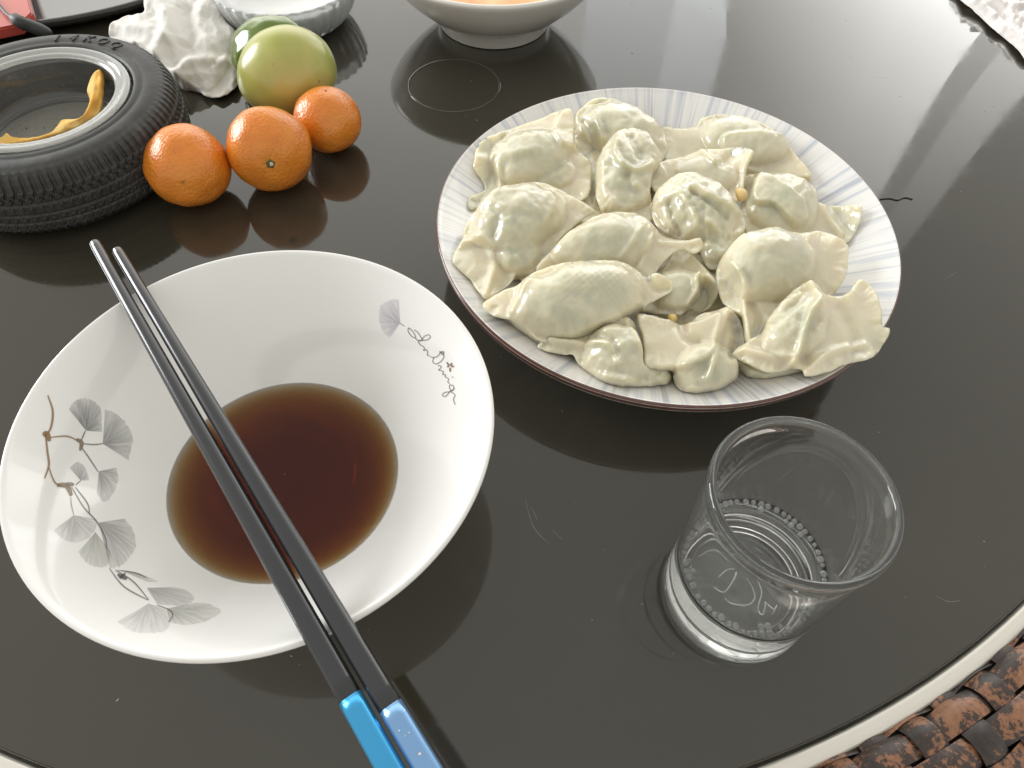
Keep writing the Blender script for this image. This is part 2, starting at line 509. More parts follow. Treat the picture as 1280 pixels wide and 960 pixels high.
def set_attrs(o, ink, cover, fan=None):
    me = o.data
    a = me.attributes.new('ink', 'FLOAT_COLOR', 'POINT'); a.data.foreach_set('color', np.tile([*ink, 1.0], len(me.vertices)))
    a = me.attributes.new('cover', 'FLOAT', 'POINT'); a.data.foreach_set('value', np.asarray(cover, float) if hasattr(cover, '__len__') else np.full(len(me.vertices), cover))
    if fan is not None:
        a = me.attributes.new('fan', 'FLOAT_VECTOR', 'POINT'); a.data.foreach_set('vector', np.asarray(fan, float).ravel())
def ribbon(name, pts, wpx, ink, cover, lift=0.00018, taper=True):
    P = crom(pts, 5); vs = []; fs = []; n = len(P)
    for i, p in enumerate(P):
        t = P[min(i + 1, n - 1)] - P[max(i - 1, 0)]; L = math.hypot(*t) or 1
        nx, ny = -t[1] / L, t[0] / L
        wq = wpx * (0.55 + 0.45 * math.sin(math.pi * i / (n - 1)) if taper else 1) / 2
        vs += [on_bowl(p[0] + nx * wq, p[1] + ny * wq, lift), on_bowl(p[0] - nx * wq, p[1] - ny * wq, lift)]
    for i in range(n - 1): fs.append((2 * i, 2 * i + 1, 2 * i + 3, 2 * i + 2))
    o = mesh_obj(name, vs, fs, INK_LINE, sauce_bowl)
    set_attrs(o, ink, cover); return o
def leaf(apex, outer, ink, cover, lift=0.00012, label=None):
    E_ = crom(outer, 8); m_ = 9; vs = []; fs = []; cov = []; fan = []; n = len(E_)
    sd = random.random() * 50
    for i, e in enumerate(E_):
        jit = 1 + 0.05 * noise.noise(Vector((i * 0.9, sd, 0)))
        for j in range(m_ + 1):
            r = j / m_ * jit
            vs.append(on_bowl(apex[0] + (e[0] - apex[0]) * r, apex[1] + (e[1] - apex[1]) * r, lift))
            cov.append(cover * (1.0 - 0.6 * j / m_) * 0.8); fan.append((i / n + sd, j / m_, sd))
    for i in range(n - 1):
        for j in range(m_):
            a = i * (m_ + 1) + j
            fs.append((a, a + 1, a + m_ + 2, a + m_ + 1))
    o = mesh_obj('printed_leaf', vs, fs, INK_LEAF, sauce_bowl)
    set_attrs(o, ink, cov, fan)
    if label: o['label'] = label
def za(l): return [(x * 0.41667, 440 + y * 0.41667) for x, y in l]
def zb(l): return [(440 + x * 0.1875, 350 + y * 0.1875) for x, y in l]
G1, G2, G3 = (0.20, 0.20, 0.20), (0.26, 0.25, 0.25), (0.30, 0.31, 0.26)
for i, (ap_, ou, ink, cv) in enumerate([
    ((258, 236), [(206, 172), (226, 146), (262, 140), (296, 160), (304, 186), (306, 240)], G1, 0.95),
    ((308, 275), [(314, 174), (348, 184), (384, 224), (397, 266), (384, 325)], G1, 0.85),
    ((296, 358), [(350, 346), (353, 390), (336, 428), (312, 451), (290, 425)], G1, 0.8),
    ((242, 386), [(208, 348), (230, 331), (254, 345), (269, 385)], G1, 0.85),
    ((220, 490), [(160, 535), (184, 558), (216, 572), (252, 566), (284, 536), (290, 502)], G2, 0.65),
    ((296, 512), [(374, 500), (400, 538), (406, 582), (392, 612), (365, 640), (330, 652)], (0.25, 0.23, 0.235), 0.85),
    ((286, 540), [(235, 600), (256, 630), (290, 646), (322, 640), (332, 600)], G3, 0.75),
    ((440, 708), [(520, 706), (560, 715), (582, 745), (540, 762), (470, 757)], (0.27, 0.25, 0.255), 0.75),
    ((446, 755), [(350, 810), (400, 840), (480, 842), (512, 815), (502, 776)], (0.3, 0.3, 0.3), 0.6),
    ((500, 770), [(590, 752), (630, 757), (662, 780), (620, 808), (560, 820), (510, 812)], G3, 0.75),
    ((362, 655), [(420, 664), (470, 688), (440, 690)], G3, 0.8)]):
    leaf(za([ap_])[0], za(ou), ink, cv, 0.0001 + 0.00003 * (i % 3))
GOLD = (0.30, 0.17, 0.06); ST = (0.16, 0.15, 0.145)
for pts, wd, ink in [
    ([(143, 130), (158, 178), (152, 228), (136, 250)], 7, GOLD), ([(136, 245), (142, 300), (146, 340), (133, 380)], 7, GOLD),
    ([(128, 250), (140, 246), (148, 268)], 18, GOLD), ([(140, 258), (200, 253), (238, 270)], 4.5, GOLD), ([(146, 345), (166, 394), (205, 405)], 5, GOLD),
    ([(170, 400), (200, 402), (214, 432)], 16, (0.26, 0.19, 0.11)), ([(196, 396), (222, 398)], 12, (0.25, 0.2, 0.13)),
    ([(228, 262), (244, 272), (240, 296)], 13, (0.25, 0.2, 0.12)), ([(240, 280), (268, 320), (294, 360)], 4, ST), ([(245, 275), (280, 278), (310, 275)], 4, ST),
    ([(242, 268), (256, 236)], 4, ST), ([(215, 405), (250, 465), (290, 510), (316, 560), (320, 590)], 4, ST), ([(225, 405), (262, 455), (268, 488)], 4, ST),
    ([(212, 436), (214, 460), (221, 490)], 3, G3), ([(226, 400), (242, 386)], 3.5, ST), ([(328, 650), (372, 705), (444, 745)], 4, ST), ([(345, 655), (400, 690), (446, 745)], 4, ST),
    ([(352, 656), (400, 662), (440, 678)], 3.5, ST), ([(352, 668), (380, 682)], 12, (0.1, 0.1, 0.1)), ([(358, 680), (376, 664)], 8, (0.1, 0.1, 0.1)), ([(470, 760), (508, 775), (518, 792), (504, 812)], 3.5, ST)]:
    ribbon('printed_stem', za(pts), wd * 0.41667, ink, 0.72)
leaf(zb([(322, 288)])[0], zb([(252, 386), (206, 340), (180, 260), (194, 172), (250, 134), (312, 130)]), (0.30, 0.25, 0.38), 0.65, label='pale lavender printed leaf above the script lettering')
ribbon('printed_stem', zb([(318, 286), (336, 298), (352, 310)]), 1.4, (0.35, 0.33, 0.36), 0.6)
TX = (0.22, 0.20, 0.18)
for pts in [
    [(378, 318), (376, 342), (398, 374), (425, 385), (414, 354), (394, 330), (378, 318)],
    [(416, 332), (440, 350), (462, 384), (470, 402), (444, 404), (424, 388)],
    [(470, 402), (505, 398), (523, 378), (508, 365), (482, 377), (464, 400), (442, 406), (456, 433)],
    [(456, 433), (472, 440), (484, 455), (478, 470), (496, 465), (506, 480), (503, 500), (520, 506)],
    [(524, 512), (546, 516), (572, 508), (598, 478), (613, 481), (606, 500), (586, 474)],
    [(548, 515), (540, 545), (560, 559), (590, 546), (613, 515), (606, 486), (584, 482)],
    [(574, 572), (595, 574), (590, 590), (578, 600), (600, 606), (612, 614), (605, 630), (625, 632), (622, 646)],
    [(622, 646), (646, 660), (640, 680), (652, 690)],
    [(676, 704), (654, 700), (652, 722), (668, 738), (682, 722), (674, 702)],
    [(682, 718), (664, 742), (620, 750), (604, 768), (624, 776), (650, 750), (662, 732)],
    [(660, 745), (688, 766), (678, 796), (690, 832)]]:
    ribbon('printed_letter', zb(pts), 1.15, TX, 0.75, taper=False)
ribbon('printed_letter', zb([(668, 646), (676, 650)]), 1.2, TX, 0.9, taper=False)
for a, b_ in [((632, 548), (650, 572)), ((634, 578), (648, 576)), ((668, 552), (656, 574)), ((682, 574), (662, 578)), ((656, 612), (655, 584))]:
    ribbon('printed_petal', zb([a, ((a[0] + b_[0]) / 2, (a[1] + b_[1]) / 2), b_]), 2.4, (0.26, 0.17, 0.12), 0.85)

# ------------------------------------------------------------------ dumpling plate
PC = Vector((0.0745, 0.2857, 0.0004))
plate_in = [(0.0001, 0.0115), (0.055, 0.0117), (0.070, 0.0132), (0.083, 0.0172), (0.096, 0.0232), (0.107, 0.0295), (0.1128, 0.0326)]
plate_pts = [tuple(p) for p in crom(plate_in, 5)]
prof = plate_pts + [(0.1136, 0.0332), (0.1144, 0.0337), (0.1151, 0.0336), (0.1155, 0.0330), (0.1156, 0.0318), (0.1155, 0.0304), (0.1150, 0.0292), (0.1136, 0.0280), (0.106, 0.0236), (0.092, 0.0174), (0.078, 0.0098), (0.068, 0.0062), (0.066, 0.004), (0.066, 0.0004), (0.065, 0), (0.063, 0), (0.0622, 0.0006), (0.0615, 0.005), (0.0001, 0.0062)]
v, f = lathe([(r, z) for r, z in prof], (0, 0, 0), 200)
plate = mesh_obj('serving_plate', v, f, MAT['plate'])
plate.location = PC
tag(plate, 'round plate with blue grey streaked glaze and brown rim under the dumplings', 'plate')
_pr = np.array([p[0] for p in plate_pts] + [0.1146, 0.1153, 0.1154]); _pz = np.array([p[1] for p in plate_pts] + [0.0338, 0.0334, 0.0]) + PC.z
def plate_floor(xy):
    r = np.hypot(xy[:, 0] - PC.x, xy[:, 1] - PC.y)
    return np.interp(r, _pr, _pz)
def table_floor(xy): return np.zeros(len(xy))

# ------------------------------------------------------------------ folded sheets (dumplings, tissue, peel, wrapper)
def seg_dist(q, poly, closed=True):
    d = np.full(len(q), 1e9)
    n = len(poly)
    for i in range(n if closed else n - 1):
        a = np.array(poly[i][:2], float); b = np.array(poly[(i + 1) % n][:2], float)
        ab = b - a; L = ab @ ab + 1e-12
        u = np.clip(((q - a) @ ab) / L, 0, 1)
        d = np.minimum(d, np.hypot(*(q - a - u[:, None] * ab).T))
    return d
def inside(q, poly):
    c = np.zeros(len(q), bool); n = len(poly)
    for i in range(n):
        x1, y1 = poly[i][:2]; x2, y2 = poly[(i + 1) % n][:2]
        if y1 == y2: continue
        cond = ((y1 > q[:, 1]) != (y2 > q[:, 1])) & (q[:, 0] < (x2 - x1) * (q[:, 1] - y1) / (y2 - y1) + x1)
        c ^= cond
    return c
def nz(q, fr, seed, octv=1):
    out = np.empty(len(q))
    for i, (x, y) in enumerate(q):
        v_ = Vector((x * fr, y * fr, seed))
        out[i] = noise.noise(v_) if octv == 1 else noise.fractal(v_, 1.0, 2.0, octv)
    return out

def sheet(name, outline, z0, mat, floor, bellies=(), ridges=(), flaps=(), thick=0.0008, ruffle=0.0012, wrinkle=0.0006, wfreq=0.05, sp=2.0, lean=0.6, seed=1.0, depth=0.8, grid=None, crumple=0.0, body=0.0, pleat=0.0, facet=0.0):
    """closed folded skin: outline (px, py[, dz mm]) at height z0 (m); bellies (cx,cy,rx,ry,deg,mm); ridges (pts, mm, px); flaps (poly, mm, px)"""
    O = [(p[0], p[1], p[2] if len(p) > 2 else 0.0) for p in outline]
    B = crom(O, 8, True)
    L = [0.0]
    for i in range(len(B)): L.append(L[-1] + math.hypot(*(B[(i + 1) % len(B)] - B[i])[:2]))
    n = max(12, int(L[-1] / (sp * 1.1))); Bx = np.array(B + [B[0]])
    s = np.linspace(0, L[-1], n, endpoint=False)
    bd = np.stack([np.interp(s, L, Bx[:, k]) for k in range(3)], 1)
    for i in range(n):
        bd[i, 2] += 1000 * ruffle * (noise.noise(Vector((bd[i, 0] * 0.055, bd[i, 1] * 0.055, seed))) * 1.4 + 0.5 * noise.noise(Vector((bd[i, 0] * 0.16, bd[i, 1] * 0.16, seed + 9))))
        bd[i, 0] += 0.9 * noise.noise(Vector((bd[i, 0] * 0.11, bd[i, 1] * 0.11, seed + 3)))
        bd[i, 1] += 0.9 * noise.noise(Vector((bd[i, 0] * 0.11, bd[i, 1] * 0.11, seed + 5)))
    poly = bd[:, :2]
    gx = np.arange(poly[:, 0].min(), poly[:, 0].max(), sp); gy = np.arange(poly[:, 1].min(), poly[:, 1].max(), sp * 0.866)
    g = np.array([(x + (sp / 2 if j % 2 else 0), y) for j, y in enumerate(gy) for x in gx])
    g = g[inside(g, poly)]
    g = g[seg_dist(g, poly) > sp * 0.55]
    pts = [Vector((x, y)) for x, y in poly] + [Vector((x, y)) for x, y in g]
    vo, eo, fo, ov, oe, of = delaunay_2d_cdt(pts, [], [list(range(n))], 1, 1e-5)
    q = np.array([(p.x, p.y) for p in vo])
    d = seg_dist(q, poly)
    edge = d < 1e-3
    # boundary height spread inwards
    dd = ((q[:, None, :] - poly[None]) ** 2).sum(2) + 2.0
    wt = dd ** -1.3
    dz = (wt * bd[None, :, 2]).sum(1) / wt.sum(1)
    zb_ = z0 + dz * 0.001
    for _ in range(3):
        P0 = Wn(q, zb_)
        zb_ = np.maximum(zb_, floor(P0[:, :2]) + thick + 0.0005)
    P0 = Wn(q, zb_)
    cen = P0.mean(0)
    toc = np.array([0, 0, CAM_H]) - cen; toc /= np.linalg.norm(toc)
    dirv = toc * lean + np.array([0, 0, 1]) * (1 - lean); dirv /= np.linalg.norm(dirv)
    wob = nz(q, 0.035, seed + 20)
    bel = np.zeros(len(q)); rel = np.zeros(len(q))
    for (cx, cy, rx, ry, ang, Hm) in bellies:
        a = math.radians(ang)
        ux = ((q[:, 0] - cx) * math.cos(a) + (q[:, 1] - cy) * math.sin(a)) / rx
        uy = (-(q[:, 0] - cx) * math.sin(a) + (q[:, 1] - cy) * math.cos(a)) / ry
        r = np.sqrt(ux ** 2 + uy ** 2) * (1 + 0.16 * wob)
        h = np.clip(1 - r ** 2.4, 0, 1) ** 0.62
        h2 = h * Hm * 0.001
        k = 0.0015
        bel = np.where((bel > 0) & (h2 > 0), np.log(np.exp(bel / k) + np.exp(h2 / k) - 1) * k, np.maximum(bel, h2))
        rel = np.maximum(rel, h)
    # sink towards the true boundary so the skin closes
    close = np.clip(d / 3.0, 0, 1) ** 0.5
    bel = bel * close
    top = bel.copy()
    for (rp, hm, wpx) in ridges:
        dr = seg_dist(q, crom(rp, 5), False)
        top += hm * 0.001 * np.exp(-(dr / wpx) ** 2) * close
    for (fp, hm, wpx) in flaps:
        F_ = crom(fp, 4, True)
        ds = seg_dist(q, F_) * np.where(inside(q, F_), 1, -1)
        u = np.clip(ds / wpx * 0.5 + 0.5, 0, 1)
        top += hm * 0.001 * (u * u * (3 - 2 * u)) * close
    w1 = nz(q, wfreq, seed + 40, 3); w2 = nz(q, wfreq * 2.3, seed + 60, 2)
    top += wrinkle * (w1 + 0.5 * w2) * close * (0.35 + 0.65 * np.clip(rel * 1.3, 0, 1))
    if pleat:
        near = dd.argmin(1); sn = s[near]
        pl = np.array([noise.noise(Vector((x * 0.085, seed * 3.1, 0))) + 0.5 * noise.noise(Vector((x * 0.2, seed * 1.7, 4))) for x in s])[near]
        top += pleat * pl * np.exp(-(d / 15.0) ** 2) * np.clip(d / 4, 0, 1) * 1.6
    if facet:
        rf = random.Random(int(seed * 10))
        for step, amp in ((26.0, facet), (13.0, facet * 0.42), (7.0, facet * 0.16)):
            x0, y0 = q.min(0) - step; x1, y1 = q.max(0) + step
            sp_ = [(x + rf.uniform(-0.45, 0.45) * step, y + rf.uniform(-0.45, 0.45) * step) for x in np.arange(x0, x1 + step, step) for y in np.arange(y0, y1 + step, step)]
            hv = [rf.uniform(-1, 1) for _ in sp_]
            vo2, _, fo2, ov2, _, _ = delaunay_2d_cdt([Vector(p) for p in sp_], [], [], 0, 1e-6)
            hh = np.array([hv[o_[0]] if o_ else 0.0 for o_ in ov2]); V2 = np.array([(p.x, p.y) for p in vo2]); add = np.zeros(len(q))
            for t3 in fo2:
                A_, B_, C_ = V2[t3[0]], V2[t3[1]], V2[t3[2]]
                det = (B_[1] - C_[1]) * (A_[0] - C_[0]) + (C_[0] - B_[0]) * (A_[1] - C_[1])
                l1 = ((B_[1] - C_[1]) * (q[:, 0] - C_[0]) + (C_[0] - B_[0]) * (q[:, 1] - C_[1])) / det
                l2 = ((C_[1] - A_[1]) * (q[:, 0] - C_[0]) + (A_[0] - C_[0]) * (q[:, 1] - C_[1])) / det
                k_ = (l1 >= -1e-6) & (l2 >= -1e-6) & (l1 + l2 <= 1 + 1e-6)
                add[k_] = l1[k_] * hh[t3[0]] + l2[k_] * hh[t3[1]] + (1 - l1 - l2)[k_] * hh[t3[2]]
            top += amp * add * np.clip(d / 5, 0.25, 1)
    if crumple:
        c1 = 1 - np.abs(nz(q, 0.018, seed + 80, 1)) * 2.6; c2 = 1 - np.abs(nz(q, 0.05, seed + 90, 1)) * 2.4; c3 = 1 - np.abs(nz(q, 0.11, seed + 95, 1)) * 2.4
        top += crumple * (c1 + 0.5 * c2 + 0.2 * c3) * np.clip(d / 10, 0, 1)
    if grid:
        (gx0, gy0, gx1, gy1, ga, pitch, amp) = grid
        a = math.radians(ga); X = q[:, 0] * math.cos(a) + q[:, 1] * math.sin(a); Y = -q[:, 0] * math.sin(a) + q[:, 1] * math.cos(a)
        m_ = np.clip(1 - np.maximum(np.abs(q[:, 0] - (gx0 + gx1) / 2) / ((gx1 - gx0) / 2), np.abs(q[:, 1] - (gy0 + gy1) / 2) / ((gy1 - gy0) / 2)), 0, 0.3) / 0.3
        top += amp * m_ * np.cos(X * 2 * math.pi / pitch) * np.cos(Y * 2 * math.pi / pitch)
    er = np.clip(d / 2.2, 0, 1); e = thick * np.sqrt(np.clip(1 - (1 - er) ** 2, 0, 1))
    T = P0 + dirv * (top + e)[:, None]
    flo = floor(P0[:, :2])
    room = np.maximum(zb_ - flo - thick - 0.0004, 0)
    bz = np.minimum(depth * bel + body * (1 - np.exp(-(d / 13.0) ** 1.5)), room) + np.minimum(e, np.maximum(zb_ - flo - 0.0003, 0))
    Bt = P0.copy(); Bt[:, 2] -= bz
    nv = len(q); idx_b = np.arange(nv) + nv
    remap = np.where(edge, np.arange(nv), idx_b)
    faces = [tuple(t_) for t_ in fo]
    # orient upward
    a, b, c = (T[faces[0][k]] for k in range(3))
    if np.cross(b - a, c - a)[2] < 0: faces = [t_[::-1] for t_ in faces]
    keep = np.concatenate([np.ones(nv, bool), ~edge]); newi = np.cumsum(keep) - 1
    allv = np.concatenate([T, Bt])[keep]
    ff = [tuple(int(newi[k]) for k in t_) for t_ in faces] + [tuple(int(newi[remap[k]]) for k in t_[::-1]) for t_ in faces]
    org = Vector((cen[0], cen[1], float(allv[:, 2].min())))
    o = mesh_obj(name, allv - np.array(org), ff, mat)
    o.location = org
    fil = np.concatenate([np.clip(rel * 1.25 - 0.2, 0, 1), np.zeros(nv)])[keep]
    at = o.data.attributes.new('filling', 'FLOAT', 'POINT'); at.data.foreach_set('value', fil)
    return o

GRP = 'boiled dumplings heaped on the plate'
def dumpling(label, outline, z_mm, seed, **kw):
    kw['wrinkle'] = kw.get('wrinkle', 0.0010) * 0.85
    kw['wfreq'] = kw.get('wfreq', 0.05) * 0.8
    kw['ridges'] = [(p, h * 1.6, w_) for p, h, w_ in kw.get('ridges', ())]
    kw['flaps'] = [(p, h * 1.5, w_ * 0.65) for p, h, w_ in kw.get('flaps', ())]
    kw.setdefault('body', 0.011); kw.setdefault('pleat', 0.0008); kw.setdefault('thick', 0.0007)
    o = sheet('dumpling', outline, z_mm * 0.001, MAT['dough'], plate_floor, seed=seed, **kw)
    tag(o, label, 'dumpling', GRP)
    return o

dumpling('folded dumpling beside the far left plate edge with a flap bent over its top',
    [(592, 203, 0), (599, 178, 3), (620, 167, 5), (645, 158, 6), (680, 146, 9), (704, 136, 12), (716, 140, 12), (718, 165, 9), (722, 187, 6), (738, 202, 4), (740, 225, 1), (732, 248, 0), (700, 252, -4), (660, 250, -4), (624, 252, 1), (606, 258, 0), (588, 262, 0), (587, 246, 0), (606, 236, -2), (594, 214, 0)], 26, 1.3,
    bellies=[(662, 196, 54, 34, -20, 10), (690, 215, 30, 22, 0, 4)], ridges=[([(622, 212), (625, 235), (621, 250)], 2.0, 4), ([(600, 200), (640, 200), (665, 195)], 1.0, 7)],
    flaps=[([(690, 168), (702, 140), (716, 142), (719, 168), (723, 188), (706, 189), (697, 184)], 2.6, 4)], wrinkle=0.0016)
dumpling('plump dumpling at the far plate edge beside the dumpling with the bent flap',
    [(717, 152, 2), (729, 133, 5), (747, 122, 7), (777, 126, 7), (805, 141, 6), (823, 153, 4), (832, 170, 2), (834, 192, 0), (815, 212, -3), (777, 222, -5), (742, 232, -5), (722, 200, -2)], 24, 2.1,
    bellies=[(772, 162, 56, 34, 12, 10)], ridges=[([(742, 148), (747, 165), (752, 180)], 1.5, 5), ([(730, 158), (738, 172), (742, 185)], -1.5, 4)], wrinkle=0.0014)
dumpling('long dumpling along the far plate edge with a lengthwise folded ridge',
    [(826, 160, 0), (850, 160, 1), (870, 157, 2), (878, 147, 4), (900, 143, 6), (935, 148, 6), (968, 165, 5), (981, 175, 5), (990, 190, 3), (1009, 209, 1), (1013, 226, -1), (985, 228, -3), (940, 225, -4), (895, 215, -4), (857, 205, -3), (828, 197, -2)], 24, 3.7,
    bellies=[(932, 178, 56, 30, 14, 8), (900, 168, 26, 20, 0, 5)], flaps=[([(900, 180), (918, 173), (950, 171), (980, 174), (994, 196), (1014, 224), (970, 224), (930, 215), (905, 200)], 2.6, 5)], wrinkle=0.0009)
dumpling('small translucent dumpling with a curled pointed tip near the plate centre',
    [(811, 222, 0), (825, 203, 2), (845, 197, 3), (860, 194, 3), (876, 187, 5), (900, 186, 7), (922, 184, 9), (943, 189, 13), (935, 206, 9), (931, 226, 5), (927, 248, 2), (900, 258, -3), (850, 258, -4), (822, 245, -2)], 27, 4.4,
    bellies=[(885, 218, 40, 24, 8, 5)], ridges=[([(876, 190), (886, 200), (892, 206)], 2.2, 4), ([(902, 206), (912, 196), (924, 188)], -2.2, 6), ([(938, 192), (930, 214), (927, 242)], 1.8, 4)], wrinkle=0.0009)
dumpling('upright dumpling with a dimpled top and thick rounded rim',
    [(744, 214, 0), (752, 188, 4), (769, 167, 8), (790, 160, 9), (807, 165, 8), (818, 182, 5), (828, 197, 3), (818, 216, 1), (813, 240, 0), (819, 274, -3), (790, 276, -3), (765, 270, -3), (747, 254, -1)], 31, 5.2,
    bellies=[(784, 214, 42, 54, 8, 11), (793, 188, 26, 22, 0, 5)], ridges=[([(770, 182), (768, 200), (778, 216), (796, 222), (812, 213)], 1.9, 3.5), ([(782, 228), (790, 245), (806, 240)], -1.6, 6), ([(752, 210), (753, 240), (766, 258), (790, 264)], 1.2, 5), ([(789, 180), (800, 200)], -1.8, 7)], wrinkle=0.0019)
dumpling('wide dumpling by the right side with a tongue of dough folded across it',
    [(930, 222, 2), (945, 216, 4), (962, 214, 5), (990, 219, 4), (1019, 234, 3), (1026, 254, 0), (1050, 257, 0), (1077, 257, 0), (1073, 283, 0), (1058, 304, 0), (1036, 305, -2), (1000, 308, -4), (945, 305, -4), (928, 275, -1), (927, 245, 1)], 25, 6.6,
    bellies=[(975, 256, 48, 40, 25, 9)], flaps=[([(938, 250), (944, 227), (955, 223), (975, 238), (1000, 258), (1007, 280), (990, 288), (965, 266), (945, 262)], 3.4, 4)], ridges=[([(1026, 254), (1034, 272), (1050, 292)], 1.2, 5)], wrinkle=0.0011)
dumpling('round crinkled dumpling with green filling showing in the middle of the heap',
    [(815, 252, 1), (826, 232, 4), (850, 220, 7), (876, 220, 8), (905, 238, 6), (927, 264, 3), (931, 287, 1), (914, 308, 0), (898, 334, -3), (884, 334, -3), (872, 310, -3), (850, 300, -2), (824, 286, 0), (815, 270, 0)], 33, 7.9,
    bellies=[(870, 262, 56, 42, 22, 13), (896, 305, 22, 24, 0, 5)], ridges=[([(858, 238), (875, 252), (900, 262), (920, 272)], 1.8, 3.5), ([(862, 250), (885, 264), (905, 278)], -1.8, 3.5), ([(835, 262), (842, 282), (850, 294)], -2.2, 4.5), ([(845, 250), (862, 276), (868, 292)], 1.6, 4), ([(880, 286), (900, 296), (922, 292)], 1.4, 4)], wrinkle=0.0021, wfreq=0.06)
dumpling('big belly dumpling at the left plate edge with a drooping skirt below it',
    [(577, 300, 0), (583, 280, 2), (604, 252, 6), (640, 232, 9), (676, 228, 9), (706, 240, 6), (738, 258, 4), (743, 266, 3), (727, 276, 2), (702, 298, 0), (682, 326, -3), (666, 342, -4), (648, 342, -1), (640, 352, -1), (628, 362, 0), (608, 374, 1), (596, 362, 1), (586, 348, 2), (566, 328, 3), (570, 312, 2)], 30, 8.8,
    bellies=[(646, 274, 58, 44, -14, 13), (648, 318, 30, 24, -20, 6)], ridges=[([(577, 305), (600, 302), (615, 316), (618, 334), (606, 370)], 2.0, 5), ([(686, 246), (690, 262), (680, 285)], 1.4, 5), ([(608, 268), (622, 278), (618, 300)], -1.3, 6), ([(620, 326), (632, 340), (628, 356)], -1.6, 6)], wrinkle=0.0015)
dumpling('curled dumpling with a rolled open tube end between larger dumplings',
    [(800, 352, 0), (828, 335, 2), (843, 314, 2), (858, 310, 3), (870, 322, 5), (882, 335, 6), (896, 351, 5), (899, 368, 2), (890, 383, -3), (876, 390, -5), (864, 387, -3), (850, 393, 1), (832, 393, 0), (812, 391, -2), (797, 385, -4)], 27, 9.5,
    bellies=[(845, 362, 34, 26, -15, 9)], ridges=[([(872, 348), (867, 356), (868, 370), (858, 386)], 3.6, 4), ([(880, 360), (880, 374), (872, 384)], -4.5, 6), ([(884, 346), (895, 360), (894, 376)], 2.2, 4)], wrinkle=0.0006)
dumpling('smooth dumpling with a long twisted tail pointing to the plate centre',
    [(670, 338, -1), (690, 312, 2), (724, 282, 5), (752, 267, 7), (790, 266, 7), (814, 279, 5), (831, 296, 4), (858, 300, 6), (875, 297, 7), (879, 309, 6), (868, 317, 5), (852, 312, 5), (834, 323, 3), (820, 340, 0), (800, 356, -3), (760, 356, -4), (700, 350, -4)], 33, 10.2,
    bellies=[(752, 308, 66, 36, -14, 11)], ridges=[([(800, 290), (788, 312), (772, 330)], 1.1, 4), ([(818, 296), (806, 318), (798, 336)], 1.4, 4), ([(826, 304), (850, 305), (874, 302)], 1.3, 4)], wrinkle=0.0009)
dumpling('large round dumpling with a pale translucent wing on the right side of the heap',
    [(895, 348, 0), (900, 325, 3), (919, 302, 7), (945, 290, 9), (968, 286, 9), (1000, 291, 6), (1028, 289, 4), (1058, 304, 3), (1060, 322, 2), (1056, 348, 0), (1036, 372, -3), (1000, 380, -4), (968, 396, -2), (945, 422, 0), (938, 432, 0), (931, 426, 1), (927, 398, 2), (914, 386, 1), (902, 376, -1)], 34, 11.1,
    bellies=[(958, 332, 60, 46, -8, 14)], ridges=[([(912, 338), (926, 360), (931, 400), (936, 428)], 2.2, 4.5), ([(940, 380), (948, 398), (944, 416)], -2.0, 5), ([(1010, 296), (1014, 325), (1005, 350)], 0.9, 5)], wrinkle=0.0012)
o_grid = dumpling('smooth oval dumpling with a printed mesh pattern at the near left of the heap',
    [(604, 380, 0), (620, 368, 1), (636, 360, 3), (647, 356, 5), (658, 346, 6), (675, 337, 7), (702, 329, 8), (730, 326, 8), (772, 326, 8), (796, 337, 6), (807, 346, 5), (822, 341, 6), (841, 352, 5), (838, 365, 3), (817, 377, 1), (798, 388, 0), (765, 406, -1), (725, 422, -2), (696, 426, -2), (676, 427, -1), (656, 411, 0), (638, 400, 1), (614, 394, 0)], 35, 12.7,
    bellies=[(722, 377, 86, 46, -10, 14)], ridges=[([(812, 348), (820, 360), (834, 358)], -1.4, 5), ([(640, 392), (650, 370), (660, 352)], 1.2, 5)], grid=(695, 335, 800, 392, 4, 9.0, 0.00016), wrinkle=0.0007)
dumpling('small lumpy dumpling with a pinched flat tail at the near plate edge',
    [(672, 431, 0), (686, 420, 3), (705, 423, 3), (722, 422, 3), (742, 414, 4), (765, 400, 6), (780, 394, 7), (795, 406, 5), (798, 425, 2), (803, 442, 0), (808, 461, -1), (836, 462, -2), (838, 475, -2), (822, 482, -2), (780, 483, -2), (752, 476, -1), (726, 458, 0), (716, 444, 1), (702, 443, 1), (677, 437, 0)], 29, 13.9,
    bellies=[(772, 446, 44, 38, 15, 12), (812, 468, 26, 16, 0, 5)], ridges=[([(690, 426), (730, 432), (758, 440), (770, 462)], 1.8, 5), ([(745, 424), (765, 434), (768, 452)], -1.6, 5), ([(782, 402), (792, 424), (800, 446)], 1.2, 5)], wrinkle=0.0013)
dumpling('dumpling at the near plate edge with a square flap hanging over its belly',
    [(796, 394, 4), (812, 394, 4), (830, 398, 3), (852, 406, 1), (864, 402, 3), (876, 392, 6), (895, 388, 7), (912, 384, 7), (926, 402, 4), (931, 428, 2), (920, 442, 0), (923, 468, -2), (908, 483, -2), (880, 491, -2), (852, 488, -2), (842, 474, -2), (841, 464, 1), (820, 463, 2), (805, 460, 2), (803, 432, 3)], 30, 14.6,
    bellies=[(884, 462, 42, 32, -12, 10)], ridges=[([(852, 410), (858, 424), (872, 430)], -1.8, 6), ([(908, 392), (896, 424), (890, 452), (882, 480)], 2.4, 6), ([(918, 402), (922, 424), (912, 450)], -2.4, 6)], flaps=[([(798, 396), (830, 400), (868, 404), (900, 392), (892, 430), (884, 452), (860, 466), (840, 464), (806, 461), (803, 430)], 2.4, 5)], wrinkle=0.0009)
